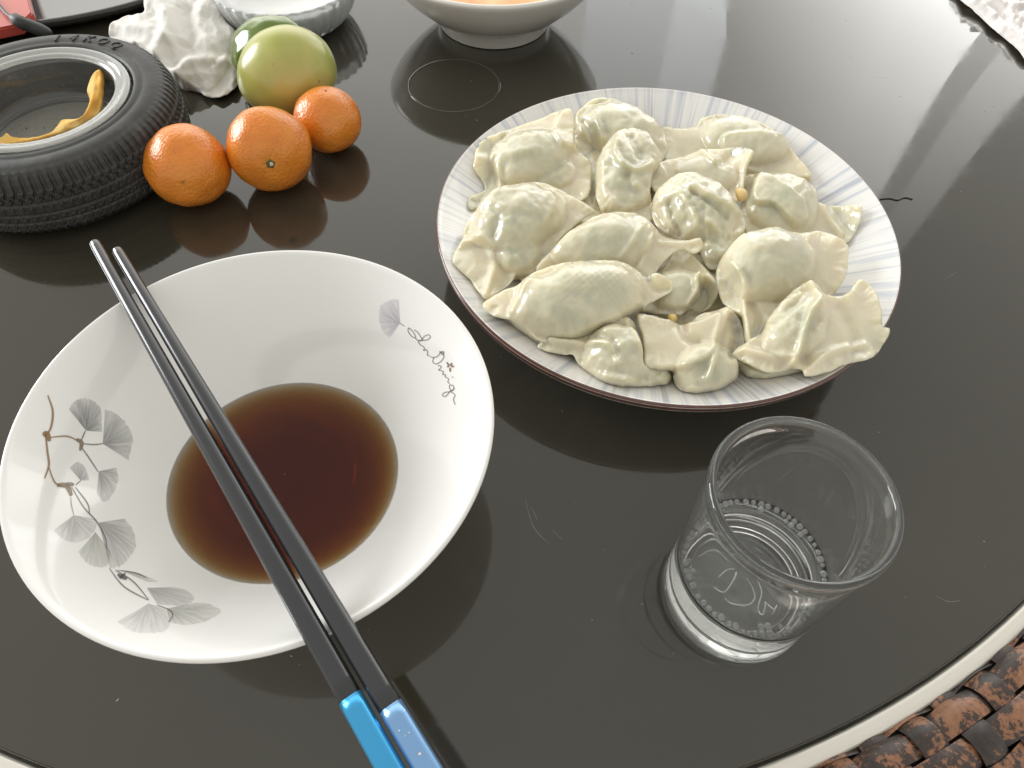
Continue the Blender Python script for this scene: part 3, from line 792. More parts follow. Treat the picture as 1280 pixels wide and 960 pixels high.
dumpling('flattened dumpling with a broad ragged skirt hanging over the right plate rim',
    [(915, 442, 2), (927, 431, 3), (950, 416, 4), (961, 397, 5), (978, 376, 7), (995, 360, 9), (1010, 352, 11), (1022, 355, 10), (1030, 367, 7), (1045, 370, 5), (1060, 366, 6), (1075, 349, 8), (1095, 365, 6), (1102, 390, 5), (1103, 407, 4), (1113, 412, 4), (1105, 430, 3), (1090, 447, 3), (1060, 455, 3), (1030, 467, 3), (1007, 470, 3), (999, 461, 4), (962, 466, 3), (940, 457, 3), (921, 448, 2)], 33, 15.8,
    bellies=[(994, 408, 46, 38, -40, 9)], ridges=[([(1012, 356), (1022, 378), (1010, 398), (1003, 420), (996, 446), (990, 456)], 3.4, 5), ([(1020, 404), (1005, 425), (1008, 450)], -2.2, 7), ([(965, 404), (990, 388), (1004, 372)], -1.4, 6), ([(930, 438), (960, 446), (990, 450)], 1.6, 5), ([(1050, 385), (1062, 410), (1070, 436)], -1.2, 8), ([(1010, 462), (1040, 440), (1080, 432)], 1.2, 5)], wrinkle=0.0013, ruffle=0.0022)
# exposed underside belly of that last dumpling belongs to it
ub = sheet('lower_belly', [(922, 450, 0), (960, 455, 0), (1000, 456, 0), (1002, 464, 0), (975, 470, 0), (950, 473, 0), (932, 467, 0)], 0.026, MAT['dough'], plate_floor, bellies=[(962, 462, 42, 12, 0, 4)], seed=17.0)
par = [o for o in C.objects if o.name.startswith('dumpling') and o.get('label', '').startswith('flattened')][0]
loc = ub.location.copy(); ub.parent = par; ub.location = loc - par.location

# the lower layer, seen only in the gaps
dumpling('dumpling buried under the big belly dumpling and the smooth one with a tail',
    [(640, 330, 0), (660, 296, 0), (700, 262, 0), (740, 240, 0), (765, 262, 0), (750, 300, 0), (705, 345, 0), (665, 362, 0)], 21, 21.3, bellies=[(702, 300, 60, 34, -40, 7)])
dumpling('dumpling buried below the round crinkled dumpling and the rolled tube one',
    [(800, 300, 0), (826, 272, 0), (870, 290, 0), (905, 325, 0), (922, 368, 0), (908, 402, 0), (870, 410, 0), (825, 404, 0), (800, 360, 0)], 20, 22.8, bellies=[(862, 345, 58, 48, 25, 7)])
dumpling('dumpling buried under the large round winged dumpling and the ragged skirted one',
    [(905, 300, 0), (925, 268, 0), (960, 272, 0), (1010, 300, 0), (1030, 350, 0), (1000, 392, 0), (960, 420, 0), (930, 440, 0), (908, 400, 0)], 21, 23.9, bellies=[(965, 345, 56, 54, 10, 6)])
dumpling('dumpling buried under the plump far dumpling and the upright dimpled one',
    [(700, 232, 0), (720, 178, 0), (760, 170, 0), (820, 182, 0), (850, 215, 0), (822, 250, 0), (770, 272, 0), (722, 262, 0)], 19, 24.6, bellies=[(770, 220, 62, 38, 0, 6)])

m_bit = new_mat('ginger_bit', (0.62, 0.45, 0.16), 0.35, Subsurface_Weight=0.3, Subsurface_Scale=0.002)
for (x, y, z, r, lb) in [(927, 243, 0.040, 8, 'pale yellow chopped ginger piece beside the round crinkled dumpling'), (841, 398, 0.0345, 6, 'pale yellow chopped ginger piece beside the rolled tube dumpling')]:
    o = sheet('ginger_piece', [(x - r, y - r * 0.7), (x + r * 0.3, y - r), (x + r, y - r * 0.2), (x + r * 0.6, y + r * 0.7), (x - r * 0.4, y + r)], z, m_bit, plate_floor, bellies=[(x, y, r * 1.1, r * 1.1, 0, 2.0)], sp=1.2, thick=0.0008, ruffle=0.0002, wrinkle=0.0004, seed=r)
    tag(o, lb, 'ginger')

# ------------------------------------------------------------------ chopsticks lying across the bowl
m_black = new_mat('black_lacquer', (0.022, 0.023, 0.026), 0.2, Coat_Weight=0.4, Coat_Roughness=0.06)
m_blue1 = new_mat('blue_foil', (0.06, 0.36, 0.66), 0.25, Metallic=0.7)
m_blue2 = new_mat('pale_blue_foil', (0.22, 0.40, 0.66), 0.25, Metallic=0.7)
m_flake = new_mat('worn_flake', (0.75, 0.62, 0.55), 0.4)
def chopstick(tip, far, blue_px, mb, label, z):
    a = W(*tip, z + 0.001); b = W(*far, z)
    d = (b - a).normalized(); Ltot = 0.268
    sb = (W(*blue_px, z) - a).dot(d)
    root = thing('chopstick', a, label, 'chopstick', 'chopsticks across the sauce bowl')
    rad = lambda s: 0.0022 + 0.00115 * min(1, s / 0.20)
    ss = [0.0, 0.0004, 0.0012] + list(np.linspace(0.004, sb, 40))
    rr = [0.0012, 0.0019, 0.0022] + [rad(s) for s in ss[3:]]
    v, f = tube([a + d * s for s in ss], rr, 16, [0.0] * 3 + [0.3 * min(1, s / 0.18) for s in ss[3:]])
    mesh_obj('shaft', v, f, m_black, root)
    ss = list(np.linspace(sb - 0.0002, Ltot, 16)) + [Ltot + 0.0012]
    rr = [rad(s) * 1.025 for s in ss[:-1]] + [rad(Ltot) * 0.7]
    v, f = tube([a + d * s for s in ss], rr, 16, 0.3)
    grip = mesh_obj('foil_grip', v, f, mb, root)
    side = d.cross(Vector((0, 0, 1))).normalized(); upv = side.cross(d)
    for k in range(7):
        s = sb + 0.004 + random.random() * 0.045; u = random.uniform(-0.7, 0.7); r_ = 0.0002 + 0.00035 * random.random()
        c = a + d * s + side * u * rad(s) + upv * (rad(s) * 1.03 * (1 - max(0, abs(u) - 0.75)))
        vs = [c + (d * math.cos(t) + side * math.sin(t)) * r_ * random.uniform(0.6, 1.3) + upv * 0.00003 for t in np.linspace(0, 6.283, 8)[:-1]] + [c + upv * 0.00018]
        mesh_obj('worn_flake', vs, [(i, (i + 1) % 7, 7) for i in range(7)], m_flake, grip)
chopstick((118, 303), (487, 960), (440, 874), m_blue1, 'black chopstick with bright blue foil grip lying over the sauce bowl', 0.0708)
chopstick((146, 312), (534, 960), (489, 886), m_blue2, 'black chopstick with pale silvery blue foil grip lying over the sauce bowl', 0.0711)

# ------------------------------------------------------------------ drinking glass with water
GC = Vector((0.0902, 0.1044, 0.0003))
cup = thing('drinking_glass', GC, 'small clear straight drinking glass with thick rim and water in the bottom', 'glass')
prof = [(0.0001, 0.0020), (0.016, 0.0018), (0.0235, 0.0010), (0.0245, 0.0), (0.0262, 0.0001), (0.0274, 0.0012), (0.0279, 0.003), (0.0279, 0.006), (0.0275, 0.0085), (0.0276, 0.012), (0.0279, 0.03), (0.0281, 0.055), (0.0283, 0.074), (0.0288, 0.0785), (0.02925, 0.0810), (0.0294, 0.0825), (0.0291, 0.0838), (0.0283, 0.0845), (0.0272, 0.0842), (0.0265, 0.0832), (0.0262, 0.0810), (0.0262, 0.074), (0.02605, 0.055), (0.0258, 0.03), (0.0254, 0.016), (0.0242, 0.0118), (0.0215, 0.0098), (0.0195, 0.0096), (0.0185, 0.0090), (0.0001, 0.0088)]
v, f = lathe([tuple(p) for p in crom(prof, 3)], GC, 128)
mesh_obj('body', v, f, MAT['glass'], cup)
WZ = 0.030
prof = [(0.0001, WZ), (0.020, WZ), (0.0245, WZ + 0.0001), (0.0255, WZ + 0.0005), (0.02592, WZ + 0.0011), (0.02592, WZ - 0.003), (0.02555, 0.016), (0.0244, 0.0117), (0.0216, 0.0096), (0.0195, 0.0094), (0.0185, 0.0088), (0.0001, 0.0086)]
v, f = lathe(prof, GC, 128)
wt = thing('water', GC + Vector((0, 0, 0.0088)), 'clear water with a ring of bubbles inside the drinking glass', 'water')
mesh_obj('water_body', v, f, MAT['water'], wt)
bub_mat = new_mat('bubble_film', (0.95, 0.96, 0.95), 0.0, IOR=1.6, Transmission_Weight=0.95)
bm = bmesh.new(); bmesh.ops.create_uvsphere(bm, u_segments=14, v_segments=9, radius=1.0)
inner = bmesh.ops.create_uvsphere(bm, u_segments=14, v_segments=9, radius=0.9)
bmesh.ops.reverse_faces(bm, faces=list({f_ for v_ in inner['verts'] for f_ in v_.link_faces}))
bme = bpy.data.meshes.new('bubble'); bm.to_mesh(bme); bm.free()
bme.polygons.foreach_set('use_smooth', [True] * len(bme.polygons)); bme.materials.append(bub_mat)
rnd = random.Random(3)
th = 0.0
while th < 2 * math.pi - 0.05:
    r_ = rnd.uniform(0.0008, 0.0015)
    for ring in range(2 if rnd.random() < 0.22 else 1):
        o = bpy.data.objects.new('bubble', bme); C.objects.link(o); o.parent = wt
        rr = 0.0256 - r_ - ring * 0.0022
        o.location = (rr * math.cos(th), rr * math.sin(th), WZ - 0.0088 + r_ * 1.05)
        o.scale = (r_, r_, r_ * 0.9)
    th += 2 * r_ / 0.0246 * rnd.choice([0.95, 1.0, 1.05, 1.3])

# moulded squiggles in the base of the glass
for k, pl in enumerate([[(870, 700), (880, 694), (892, 690), (903, 692), (912, 702)], [(890, 738), (902, 744), (912, 732), (920, 716), (916, 728)], [(934, 722), (938, 736), (940, 752), (930, 760), (912, 758), (904, 752)], [(950, 718), (950, 742), (944, 764), (950, 772), (954, 756)], [(955, 758), (964, 766), (968, 760), (962, 772)], [(896, 725), (906, 716), (918, 712)]]):
    P = crom([tuple(W(x - 0, y, 0.0112)) for x, y in pl], 5)
    v, f = tube(P, 0.00024, 6)
    mesh_obj('moulded_mark', v, f, MAT['glass'], cup)

# ------------------------------------------------------------------ tyre ashtray
AC = Vector((-0.270, 0.359, 0.0004))
tyre_tray = thing('tyre_ashtray', AC, 'ashtray made of a small black rubber tyre holding a glass dish', 'ashtray')
HT = 0.043
out = [(0.0525, 0.006), (0.055, 0.0015), (0.0605, 0.0003), (0.0655, 0.0012), (0.0695, 0.0045), (0.0715, 0.0080)]
tread = [(0.0728 + 0.0009 * math.sin(math.pi * k / 22), 0.0085 + 0.0235 * k / 22) for k in range(23)]
top = [(0.0722, 0.0330), (0.0712, 0.0362), (0.0695, 0.0390), (0.0670, 0.0408), (0.0645, 0.0412), (0.0638, 0.0416), (0.0622, 0.0421), (0.0600, 0.0424), (0.0575, 0.0422), (0.0560, 0.0417), (0.0553, 0.0421), (0.0535, 0.0424), (0.0518, 0.0418), (0.0508, 0.0400), (0.0505, 0.036), (0.0505, 0.012)]
tp = out + tread + top
n0, n1 = len(out), len(out) + len(tread)
def tmod(r, z, th, i):
    if n0 <= i < n1:
        k = i - n0; row = k // 4; c = th * 96 / (2 * math.pi) * 1.0
        if k in (5, 10, 16): return r - 0.0009, z
        ph = (c + (0.25 if row % 2 else 0.0) + 0.18 * math.sin(k * 1.3)) % 1.0
        if ph < 0.28: return r - (0.00045 if k < 17 else 0.0012), z
    elif n1 <= i < n1 + 3 or n0 - 2 <= i < n0:
        if (th * 96 / (2 * math.pi)) % 1.0 < 0.3: return r - 0.0011, z
    return r, z
v, f = lathe(tp, AC, 96 * 7, False, tmod)
ty = mesh_obj('tyre', v, f, MAT['rubber'], tyre_tray)
npf = len(tp) - 1
ty.data.polygons.foreach_set('use_smooth', [not (n0 - 2 <= i % npf < n1 + 3) for i in range(len(ty.data.polygons))])
gp = [(0.0001, 0.0100), (0.030, 0.0100), (0.0415, 0.0115), (0.0445, 0.016), (0.0462, 0.030), (0.0475, 0.0365), (0.0500, 0.0378), (0.0503, 0.0392), (0.0498, 0.0412), (0.0480, 0.0423), (0.0455, 0.0421), (0.0432, 0.0408), (0.0418, 0.0388), (0.0402, 0.032), (0.0385, 0.0225), (0.0365, 0.0185), (0.0350, 0.0178), (0.0335, 0.0172), (0.0001, 0.0168)]
def gmod(r, z, th, i):
    return r, z
v, f = lathe([tuple(p) for p in crom(gp, 3)], AC, 120, False, gmod)
mesh_obj('glass_dish', v, f, MAT['tray_glass'], tyre_tray)
v, f = lathe([(0.0001, 0.0085), (0.046, 0.0085), (0.0492, 0.012), (0.0498, 0.034)], AC, 64)
mesh_obj('dish_seat', v, f, new_mat('seat_rubber', (0.035, 0.033, 0.03), 0.6), tyre_tray)
v, f = lathe([(0.0001, 0.0095), (0.0375, 0.0095), (0.038, 0.0092)], AC, 64)
mesh_obj('seat_disc', v, f, new_mat('grey_disc', (0.42, 0.40, 0.35), 0.5), tyre_tray)
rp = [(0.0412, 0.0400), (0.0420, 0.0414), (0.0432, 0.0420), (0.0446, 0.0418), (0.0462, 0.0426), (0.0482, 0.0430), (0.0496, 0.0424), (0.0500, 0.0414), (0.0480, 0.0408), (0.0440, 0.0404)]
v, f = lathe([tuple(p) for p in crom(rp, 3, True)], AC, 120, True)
mesh_obj('rim_glare_ring', v, f, new_mat('painted_rim_glare', (0.88, 0.89, 0.86), 0.08, IOR=1.5, Transmission_Weight=0.66), tyre_tray)  # added whitish ring: bright refraction along the glass lip, put into the colour
# raised sidewall lettering
def letter(ch, ang, rad, size, zz, slant=0.25):
    cu = bpy.data.curves.new('letter', 'FONT'); cu.body = ch; cu.size = size; cu.extrude = 0.0004; cu.align_x = 'CENTER'; cu.align_y = 'CENTER'; cu.shear = slant
    tmp = bpy.data.objects.new('letter_tmp', cu); C.objects.link(tmp)
    dg = bpy.context.evaluated_depsgraph_get(); dg.update()
    me = bpy.data.meshes.new_from_object(tmp.evaluated_get(dg))
    bpy.data.objects.remove(tmp); bpy.data.curves.remove(cu)
    me.name = 'raised_letter'; me.materials.clear(); me.materials.append(MAT['rubber'])
    o = bpy.data.objects.new('raised_letter', me); C.objects.link(o); o.parent = tyre_tray
    o.location = (rad * math.cos(ang), rad * math.sin(ang), zz)
    o.rotation_euler = (0, 0, ang - math.pi / 2)
for k, ch in enumerate('14KOQ'):
    letter(ch, math.radians(101 - k * 9.2), 0.0596, 0.0088, 0.0424)
for k, ch in enumerate('CS'):
    letter(ch, math.radians(146 - k * 11), 0.0596, 0.0085, 0.0424)

# soot and ash left in the dish
m_ash = new_mat('ash', (0.16, 0.145, 0.125), 0.9)
tt = NT(m_ash); tt.col(tt.ramp(tt.noise(300, 4), [(0.35, (0.05, 0.045, 0.04)), (0.7, (0.3, 0.28, 0.25))]))
vs = []; fs = []; rnd = random.Random(11)
for k in range(420):
    a = rnd.uniform(0.2, 3.0) if k % 4 else rnd.uniform(0, 6.28); r_ = 0.0392 + rnd.gauss(0, 0.0002); z = rnd.uniform(0.0235, 0.034)
    r_ = np.interp(z, [0.0225, 0.032, 0.0388], [0.0384, 0.0401, 0.0417]) - 0.0001
    if k % 5 == 0: r_ = rnd.uniform(0.005, 0.034); z = 0.0172
    c = AC + Vector((r_ * math.cos(a), r_ * math.sin(a), z)); s_ = rnd.uniform(0.0002, 0.0009)
    i0 = len(vs)
    vs += [c + Vector((rnd.uniform(-1, 1), rnd.uniform(-1, 1), rnd.uniform(-1, 1))) * s_ for _ in range(4)]
    fs += [(i0, i0 + 1, i0 + 2), (i0, i0 + 2, i0 + 3), (i0, i0 + 3, i0 + 1), (i0 + 1, i0 + 3, i0 + 2)]
o = mesh_obj('ash_specks', vs, fs, m_ash, tyre_tray, False); o['kind'] = 'stuff'

m_peel = new_mat('fruit_peel', (0.72, 0.38, 0.10), 0.8, Subsurface_Weight=0.25, Subsurface_Scale=0.003)
tt = NT(m_peel); tt.col(tt.ramp(tt.noise(70, 4), [(0.35, (0.88, 0.47, 0.08)), (0.65, (0.92, 0.64, 0.22))])); tt.bump(tt.noise(300, 2), 0.2, 0.0006)
o = sheet('orange_peel', [(-24, 190, 0), (-20, 176, 0), (0, 172, 0), (8, 166, 1), (16, 171, 1), (40, 172, 1), (64, 165, 2), (72, 157, 2), (80, 149, 3), (98, 149, 5), (107, 141, 6), (112, 126, 7), (109, 113, 9), (113, 98, 12), (121, 89, 14), (129, 91, 14), (130, 108, 11), (128, 130, 7), (122, 145, 5), (100, 158, 3), (72, 168, 2), (40, 177, 1), (0, 184, 0)], 0.0225, m_peel,
    lambda xy: np.full(len(xy), 0.0175), bellies=[(118, 118, 9, 36, 12, 2.0), (95, 153, 26, 7, -25, 1.5)], ridges=[([(70, 160), (100, 150), (116, 130), (120, 95)], 1.2, 3)], thick=0.0012, ruffle=0.0012, wrinkle=0.0014, seed=31.0, sp=1.6)
tag(o, 'curled strip of orange fruit peel inside the tyre ashtray', 'peel')

# ------------------------------------------------------------------ fruit
def fruit(name, px, r, mat, label, cat, group=None, squash=(1, 1, 1), axis=(0, 0, 1), seed=0.0, lump=0.03, dimple=0.0, zc=None, spin=0.0):
    q = Vector(axis).normalized().to_track_quat('Z', 'Y') @ Matrix.Rotation(spin, 3, 'Z').to_quaternion()
    bm = bmesh.new(); bmesh.ops.create_uvsphere(bm, u_segments=64, v_segments=40, radius=1.0)
    zs = []
    for v_ in bm.verts:
        p = v_.co.copy(); k = 1 + lump * noise.noise(p * 1.3 + Vector((seed, 0, 0))) + lump * 0.45 * noise.noise(p * 3.1 + Vector((0, seed, 0)))
        if dimple: k -= dimple * math.exp(-((p.x ** 2 + p.y ** 2) / 0.05)) * (1 if p.z > 0 else 0.5)
        v_.co = q @ Vector((p.x * squash[0] * k, p.y * squash[1] * k, p.z * squash[2] * k)) * r
        zs.append(v_.co.z)
    lo = -min(zs)
    c = W(px[0], px[1], lo)
    me = bpy.data.meshes.new('skin'); bm.to_mesh(me); bm.free()
    me.polygons.foreach_set('use_smooth', [True] * len(me.polygons)); me.materials.append(mat)
    root = thing(name, (c.x, c.y, 0.0002), label, cat, group)
    o = bpy.data.objects.new('skin', me); C.objects.link(o); o.parent = root; o.location = (0, 0, lo)
    return root, q, r, squash, lo
def scar(root, q, r, sq, lo, dirv, size, mat, hgt=0.0006, star=5, name='stem_scar'):
    d = q @ Vector((dirv[0] * sq[0], dirv[1] * sq[1], dirv[2] * sq[2])) * r
    n = d.normalized(); a = n.orthogonal().normalized(); b_ = n.cross(a)
    vs = []; fs = []; N = star * 4
    for ring, (rr, hh) in enumerate(((1.0, -0.3), (0.7, 0.6), (0.35, 1.0))):
        for k in range(N):
            t = 2 * math.pi * k / N; wv = 1 + 0.14 * math.cos(star * t)
            vs.append(d + (a * math.cos(t) + b_ * math.sin(t)) * size * rr * wv + n * hgt * hh)
    vs.append(d + n * hgt * 0.7)
    for ring in range(2):
        for k in range(N): fs.append((ring * N + k, ring * N + (k + 1) % N, (ring + 1) * N + (k + 1) % N, (ring + 1) * N + k))
    for k in range(N): fs.append((2 * N + k, 2 * N + (k + 1) % N, 3 * N))
    o = mesh_obj(name, vs, fs, mat, root, True, False); o.location = (0, 0, lo)
m_scar = new_mat('stem_green', (0.10, 0.11, 0.035), 0.7)
m_nub = new_mat('stem_nub', (0.62, 0.56, 0.38), 0.6)
m_dot = new_mat('dark_spot', (0.03, 0.02, 0.012), 0.7)
def toward(px, py, cz):
    """unit vector from a fruit centre (px,py at cz) to the camera"""
    return (CAMP - W(px, py, cz)).normalized()
G_T = 'tangerines on the dark table'
R1 = fruit('tangerine', (235, 208), 0.0224, MAT['citrus'], 'tangerine lying against the tyre ashtray', 'tangerine', G_T, (1.0, 1.0, 0.9), (0.25, -0.35, 0.9), 1.7, 0.05, 0.05)
R2 = fruit('tangerine', (337, 187), 0.0233, MAT['citrus'], 'tangerine with its stem scar showing, in the middle of the three', 'tangerine', G_T, (1.0, 1.0, 0.92), (0.26, -0.86, 0.22), 4.3, 0.05, 0.06)
R3 = fruit('tangerine', (410, 150), 0.0198, MAT['citrus'], 'smallest tangerine, touching the pale green fruit', 'tangerine', G_T, (1.0, 1.0, 0.93), (0.1, 0.1, 1), 8.1, 0.035, 0.03)
scar(*R2, (0, 0, 0.95), 0.0028, m_scar, 0.0008, 5)
scar(*R2, (0.03, 0.0, 0.965), 0.0013, m_nub, 0.0022, 3, 'stem_nub')
scar(*R3, (0.0, 0.0, 0.975), 0.0007, m_dot, 0.0004, 4)
RP = fruit('pale_green_fruit', (359, 92), 0.0262, MAT['pale'], 'pale yellowish green oval fruit standing behind the tangerines', 'fruit', None, (1.0, 1.0, 1.18), (0.86, 0.2, 0.35), 2.2, 0.035, 0.0)
RG = fruit('dark_green_fruit', (338, 64), 0.0205, MAT['green'], 'dark glossy green fruit half hidden behind the pale green fruit', 'fruit', None, (1.0, 1.0, 1.35), (0.93, -0.05, 0.28), 6.0, 0.10, 0.12)
scar(*RG, (0, 0, 1.0), 0.0042, new_mat('calyx', (0.17, 0.22, 0.06), 0.6), 0.003, 4, 'stem_cap')
scar(*RP, (-0.5, -0.55, -0.55), 0.0011, m_nub, 0.0006, 3, 'pale_scar')

# ------------------------------------------------------------------ soup bowl at the back
SC = Vector((-0.0225, 0.5365, 0.0004))
soup = thing('soup_bowl', SC, 'plain ivory white bowl on a raised foot holding orange soup', 'bowl')
inn = [(0.0001, 0.012), (0.030, 0.0135), (0.052, 0.022), (0.068, 0.035), (0.0770, 0.0470), (0.0790, 0.0505)]
prof = [tuple(p) for p in crom(inn, 4)] + [(0.0800, 0.0516), (0.0815, 0.0518), (0.0825, 0.0508), (0.0822, 0.0492), (0.0805, 0.0465), (0.0740, 0.0365), (0.064, 0.0255), (0.052, 0.0150), (0.043, 0.0092), (0.0405, 0.0078), (0.0405, 0.0006), (0.0398, 0), (0.0375, 0), (0.0368, 0.0006), (0.0360, 0.006), (0.0001, 0.008)]
v, f = lathe(prof, SC, 128)
mesh_obj('body', v, f, MAT['soup_bowl'], soup)
m_soup = new_mat('orange_soup', (0.75, 0.33, 0.08), 0.2, Coat_Weight=0.5)
tt = NT(m_soup); tt.col(tt.ramp(tt.noise(60, 4), [(0.35, (0.70, 0.26, 0.05)), (0.6, (0.80, 0.42, 0.12)), (0.75, (0.82, 0.62, 0.35))]))
vs = []; fs = []; NR, NA = 16, 72
for i in range(NR + 1):
    for j in range(NA):
        r_ = 0.0758 * i / NR + 0.0001; a = 2 * math.pi * j / NA
        x, y = r_ * math.cos(a), r_ * math.sin(a)
        h = 0.0445 + (0.0035 * max(0, noise.fractal(Vector((x * 60, y * 60, 2)), 1, 2, 3)) if i < NR - 1 else 0)
        vs.append(SC + Vector((x, y, h)))
for i in range(NR):
    for j in range(NA): fs.append((i * NA + j, (i + 1) * NA + j, (i + 1) * NA + (j + 1) % NA, i * NA + (j + 1) % NA))
o = mesh_obj('orange_soup', vs, fs, m_soup)
tag(o, 'orange soup filling the plain ivory bowl', 'soup')

# ------------------------------------------------------------------ fluted glass dish at the back
DC = Vector((-0.172, 0.5300, 0.0004))
dish = thing('fluted_dish', DC, 'low fluted clear glass dish with a white inside behind the green fruit', 'dish')
gp = [(0.0001, 0.0002), (0.030, 0.0002), (0.038, 0.0015), (0.0435, 0.006), (0.0480, 0.014), (0.0505, 0.022), (0.0515, 0.0265), (0.0508, 0.0280), (0.0492, 0.0275), (0.0475, 0.021), (0.0440, 0.012), (0.038, 0.0065), (0.0001, 0.0058)]
def dmod(r, z, th, i):
    if 9 <= i <= 22: return r + 0.0007 * math.cos(th * 36 + z * 120), z
    return r, z
v, f = lathe([tuple(p) for p in crom(gp, 3)], DC, 288, False, dmod)
mesh_obj('glass_body', v, f, new_mat('milky_glass', (0.9, 0.92, 0.92), 0.06, IOR=1.5, Transmission_Weight=0.6), dish)
v, f = lathe([(0.0001, 0.0068), (0.0375, 0.0074), (0.0433, 0.0126), (0.0458, 0.0185), (0.0470, 0.0225)], DC, 96, False, lambda r, z, th, i: (r + (0.0006 * math.sin(th * 18) if i > 1 else 0), z + (0.0015 * math.sin(th * 5) if i == 3 else 0)))
mesh_obj('white_lining', v, f, new_mat('white_lining', (0.82, 0.83, 0.82), 0.25, Coat_Weight=0.4), dish)

# ------------------------------------------------------------------ crumpled tissue
o = sheet('crumpled_tissue', [(136, 34, 4), (142, 27, 6), (160, 19, 9), (180, 20, 12), (180, 0, 16), (186, -22, 16), (225, -34, 16), (264, -26, 14), (274, 4, 12), (284, 28, 8), (300, 48, 5), (304, 76, 3), (300, 102, 1), (284, 118, 0), (262, 122, 0), (244, 112, 1), (222, 104, 2), (204, 92, 2), (188, 74, 3), (168, 60, 4), (140, 50, 4)], 0.003, MAT['tissue'], table_floor,
    bellies=[(228, 50, 70, 72, 20, 11)], ridges=[([(195, 5), (215, 40), (200, 75)], 4, 9), ([(262, 0), (250, 45), (285, 75)], 4, 8), ([(222, 98), (250, 84), (298, 84)], 4, 6), ([(235, 20), (240, 60), (220, 85)], -4, 9), ([(150, 32), (190, 50), (215, 60)], 3, 6)], thick=0.0006, ruffle=0.003, wrinkle=0.0004, wfreq=0.03, seed=44.0, sp=1.3, facet=0.0045, depth=1.0)
tag(o, 'crumpled white paper tissue beside the tyre ashtray', 'tissue')

# ------------------------------------------------------------------ dark tray, red packet and cable in the far left corner
TRC = W(75, -95, 0.0); 
m_tray = new_mat('black_gloss', (0.035, 0.034, 0.03), 0.12)
rr = (W(112, 38, 0.0) - TRC).length
tp_ = [(0.0001, 0.0045), (rr - 0.016, 0.0045), (rr - 0.011, 0.0058), (rr - 0.006, 0.0095), (rr - 0.003, 0.0105), (rr, 0.0095), (rr - 0.001, 0.006), (rr - 0.008, 0.001), (rr - 0.016, 0.0), (0.0001, 0.0)]
v, f = lathe(tp_, (0, 0, 0), 128)
o = mesh_obj('round_tray', v, f, m_tray); o.location = (TRC.x, TRC.y, 0.0004)
tag(o, 'black glossy round tray behind the tyre ashtray', 'tray')
m_red = new_mat('red_packet_print', (0.48, 0.07, 0.05), 0.4, Coat_Weight=0.3)
tt = NT(m_red); tt.col(tt.ramp(tt.noise(20, 3), [(0.3, (0.44, 0.06, 0.045)), (0.7, (0.52, 0.09, 0.06))]))
q4 = [W(-70, 62, 0.0125), W(30, 41, 0.0125), W(46, 26, 0.0125), W(22, -60, 0.0125), W(-90, -60, 0.0125)]
bm = bmesh.new(); lo_ = [bm.verts.new((p.x, p.y, 0.0112)) for p in q4]; hi_ = [bm.verts.new((p.x, p.y, 0.0185)) for p in q4]
bm.faces.new(lo_[::1]); bm.faces.new(hi_[::-1])
for i in range(5): bm.faces.new((lo_[i], lo_[(i + 1) % 5], hi_[(i + 1) % 5], hi_[i]))
bmesh.ops.recalc_face_normals(bm, faces=bm.faces)
bmesh.ops.bevel(bm, geom=list(bm.edges), offset=0.0012, segments=2, affect='EDGES')
me = bpy.data.meshes.new('red_packet'); bm.to_mesh(me); bm.free(); me.materials.append(m_red)
o = bpy.data.objects.new('red_packet', me); C.objects.link(o)
tag(o, 'flat red packet lying on the black tray behind the ashtray', 'packet')
m_cable = new_mat('black_cable', (0.03, 0.033, 0.032), 0.5)
cable = thing('cable', W(20, 24, 0.02), 'thin black cable with a moulded plug lying over the red packet', 'cable')
pts = crom([W(-30, -30, 0.0215), W(-6, 0, 0.0215), W(6, 15, 0.0215), W(16, 23, 0.022), W(24, 28, 0.022)], 6)
v, f = tube([tuple(p) for p in pts], 0.0011, 8); mesh_obj('lead', v, f, m_cable, cable)
pts = crom([W(19, 24, 0.0225), W(26, 28, 0.0225), W(42, 34, 0.019), W(64, 42, 0.0155)], 5)
v, f = tube([tuple(p) for p in pts], [0.0036 + 0.0 * i for i in range(len(pts) - 4)] + [0.0034, 0.003, 0.0025, 0.0018], 10, 0.5); mesh_obj('plug', v, f, m_cable, cable)

# ------------------------------------------------------------------ clear plastic packet in the far right corner
m_wrap = new_mat('clear_wrap', (0.86, 0.82, 0.79), 0.15, IOR=1.4, Transmission_Weight=0.2, Coat_Weight=0.6, Coat_Roughness=0.05)
o = sheet('plastic_packet', [(1176, -24, 0), (1198, -2, 0), (1212, 9, 1), (1228, 24, 0), (1244, 38, 1), (1258, 50, 0), (1272, 62, 1), (1296, 84, 0), (1360, 60, 1), (1380, -20, 2), (1320, -70, 2), (1220, -60, 1)], 0.001, m_wrap, table_floor,
    bellies=[(1310, -10, 66, 60, 30, 6)], ridges=[([(1200, -14), (1240, 16), (1290, 60)], 2.5, 5), ([(1226, -10), (1256, 14), (1268, 30), (1300, 50)], 3.5, 4), ([(1240, 0), (1262, 10), (1275, 12)], 4, 4), ([(1255, -14), (1290, 8), (1310, 10)], 4, 5), ([(1250, 22), (1290, 40)], -2.5, 6)], thick=0.0005, ruffle=0.0004, wrinkle=0.0020, wfreq=0.07, seed=52.0, sp=1.6, crumple=0.0016)
tag(o, 'crinkled clear plastic packet at the far table edge', 'packet')

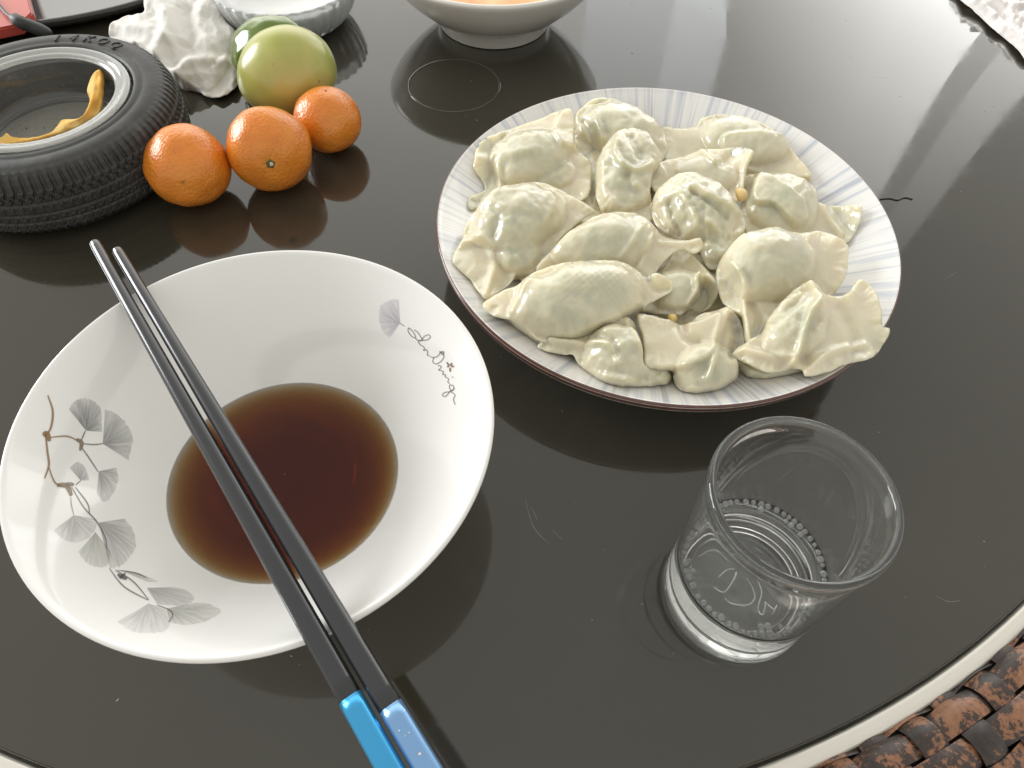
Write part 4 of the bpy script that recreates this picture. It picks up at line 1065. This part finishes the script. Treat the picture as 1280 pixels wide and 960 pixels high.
# ------------------------------------------------------------------ marks on the table: water ring, hair, scratches, dust
RC = Vector((-0.0459, 0.4513, 0)); vs = []; fs = []; N = 160
for j in range(N):
    th = 2 * math.pi * j / N
    wd = 0.00055 * (0.75 + 0.7 * noise.noise(Vector((math.cos(th) * 2, math.sin(th) * 2, 5)))) + 0.0002
    R_ = 0.0307 + 0.0003 * noise.noise(Vector((math.cos(th) * 3, math.sin(th) * 3, 9)))
    for u, h in ((-1, 0.0), (-0.5, 0.8), (0, 1.0), (0.5, 0.8), (1, 0.0)):
        vs.append((RC.x + (R_ + u * wd) * math.cos(th), RC.y + (R_ + u * wd) * math.sin(th), 0.00008 + h * wd * 0.55))
for j in range(N):
    j2 = (j + 1) % N
    for k in range(4): fs.append((j * 5 + k, j2 * 5 + k, j2 * 5 + k + 1, j * 5 + k + 1)[::-1])
o = mesh_obj('water_ring', vs, fs, new_mat('water_film', (0.05, 0.05, 0.045), 0.05, IOR=1.4, Coat_Weight=1.0))
tag(o, 'thin wet ring left on the dark table in front of the soup bowl', 'water ring')
pts = [W(x, y, 0.00035) for x, y in [(1100, 249), (1112, 248), (1122, 250), (1131, 247), (1141, 249)]]
v, f = tube([tuple(p) for p in crom(pts, 5)], 0.0003, 6)
o = mesh_obj('dark_thread', v, f, new_mat('thread', (0.01, 0.009, 0.008), 0.6))
tag(o, 'short dark thread lying on the table beside the right plate rim', 'thread')
m_dust = new_mat('dust', (0.42, 0.40, 0.36), 0.9)
vs = []; fs = []; rnd = random.Random(5)
for k in range(420):
    a = rnd.uniform(0, 6.283); r_ = TR * 0.97 * math.sqrt(rnd.random())
    c = TC + Vector((r_ * math.cos(a), r_ * math.sin(a), 0.0001)); s_ = 0.0001 + 0.00025 * rnd.random() ** 3
    el = rnd.uniform(1, 2.5); b_ = rnd.uniform(0, 3.14); i0 = len(vs)
    e1 = Vector((math.cos(b_), math.sin(b_), 0)) * s_ * el; e2 = Vector((-math.sin(b_), math.cos(b_), 0)) * s_
    vs += [c + e1, c + e2, c - e1, c - e2, c + Vector((0, 0, s_))]
    fs += [(i0, i0 + 1, i0 + 4), (i0 + 1, i0 + 2, i0 + 4), (i0 + 2, i0 + 3, i0 + 4), (i0 + 3, i0, i0 + 4)]
def scratch(pl, wd):
    P = crom([tuple(W(x, y, 0.00006)) for x, y in pl], 6); n = len(P); i0 = len(vs)
    for i, p in enumerate(P):
        t = P[min(i + 1, n - 1)] - P[max(i - 1, 0)]; t /= np.linalg.norm(t); nn = np.array([-t[1], t[0], 0]) * wd * 0.6 * math.sin(math.pi * (i + 0.3) / (n + 0.3))
        vs.append(Vector(p + nn)); vs.append(Vector(p - nn))
    for i in range(n - 1): fs.append((i0 + 2 * i, i0 + 2 * i + 1, i0 + 2 * i + 3, i0 + 2 * i + 2))
scratch([(656, 620), (664, 652), (674, 668), (687, 680)], 0.00010)
scratch([(663, 632), (672, 650)], 0.00007)
scratch([(690, 662), (702, 674)], 0.00007)
scratch([(1168, 744), (1186, 752), (1202, 750)], 0.00007)
scratch([(1180, 350), (1196, 340)], 0.00006)
scratch([(1085, 96), (1112, 98)], 0.00006)
o = mesh_obj('dust_and_scratches', vs, fs, m_dust, None, False)
tag(o, 'pale dust specks and fine scratches scattered over the dark table top', 'dust', kind='stuff')
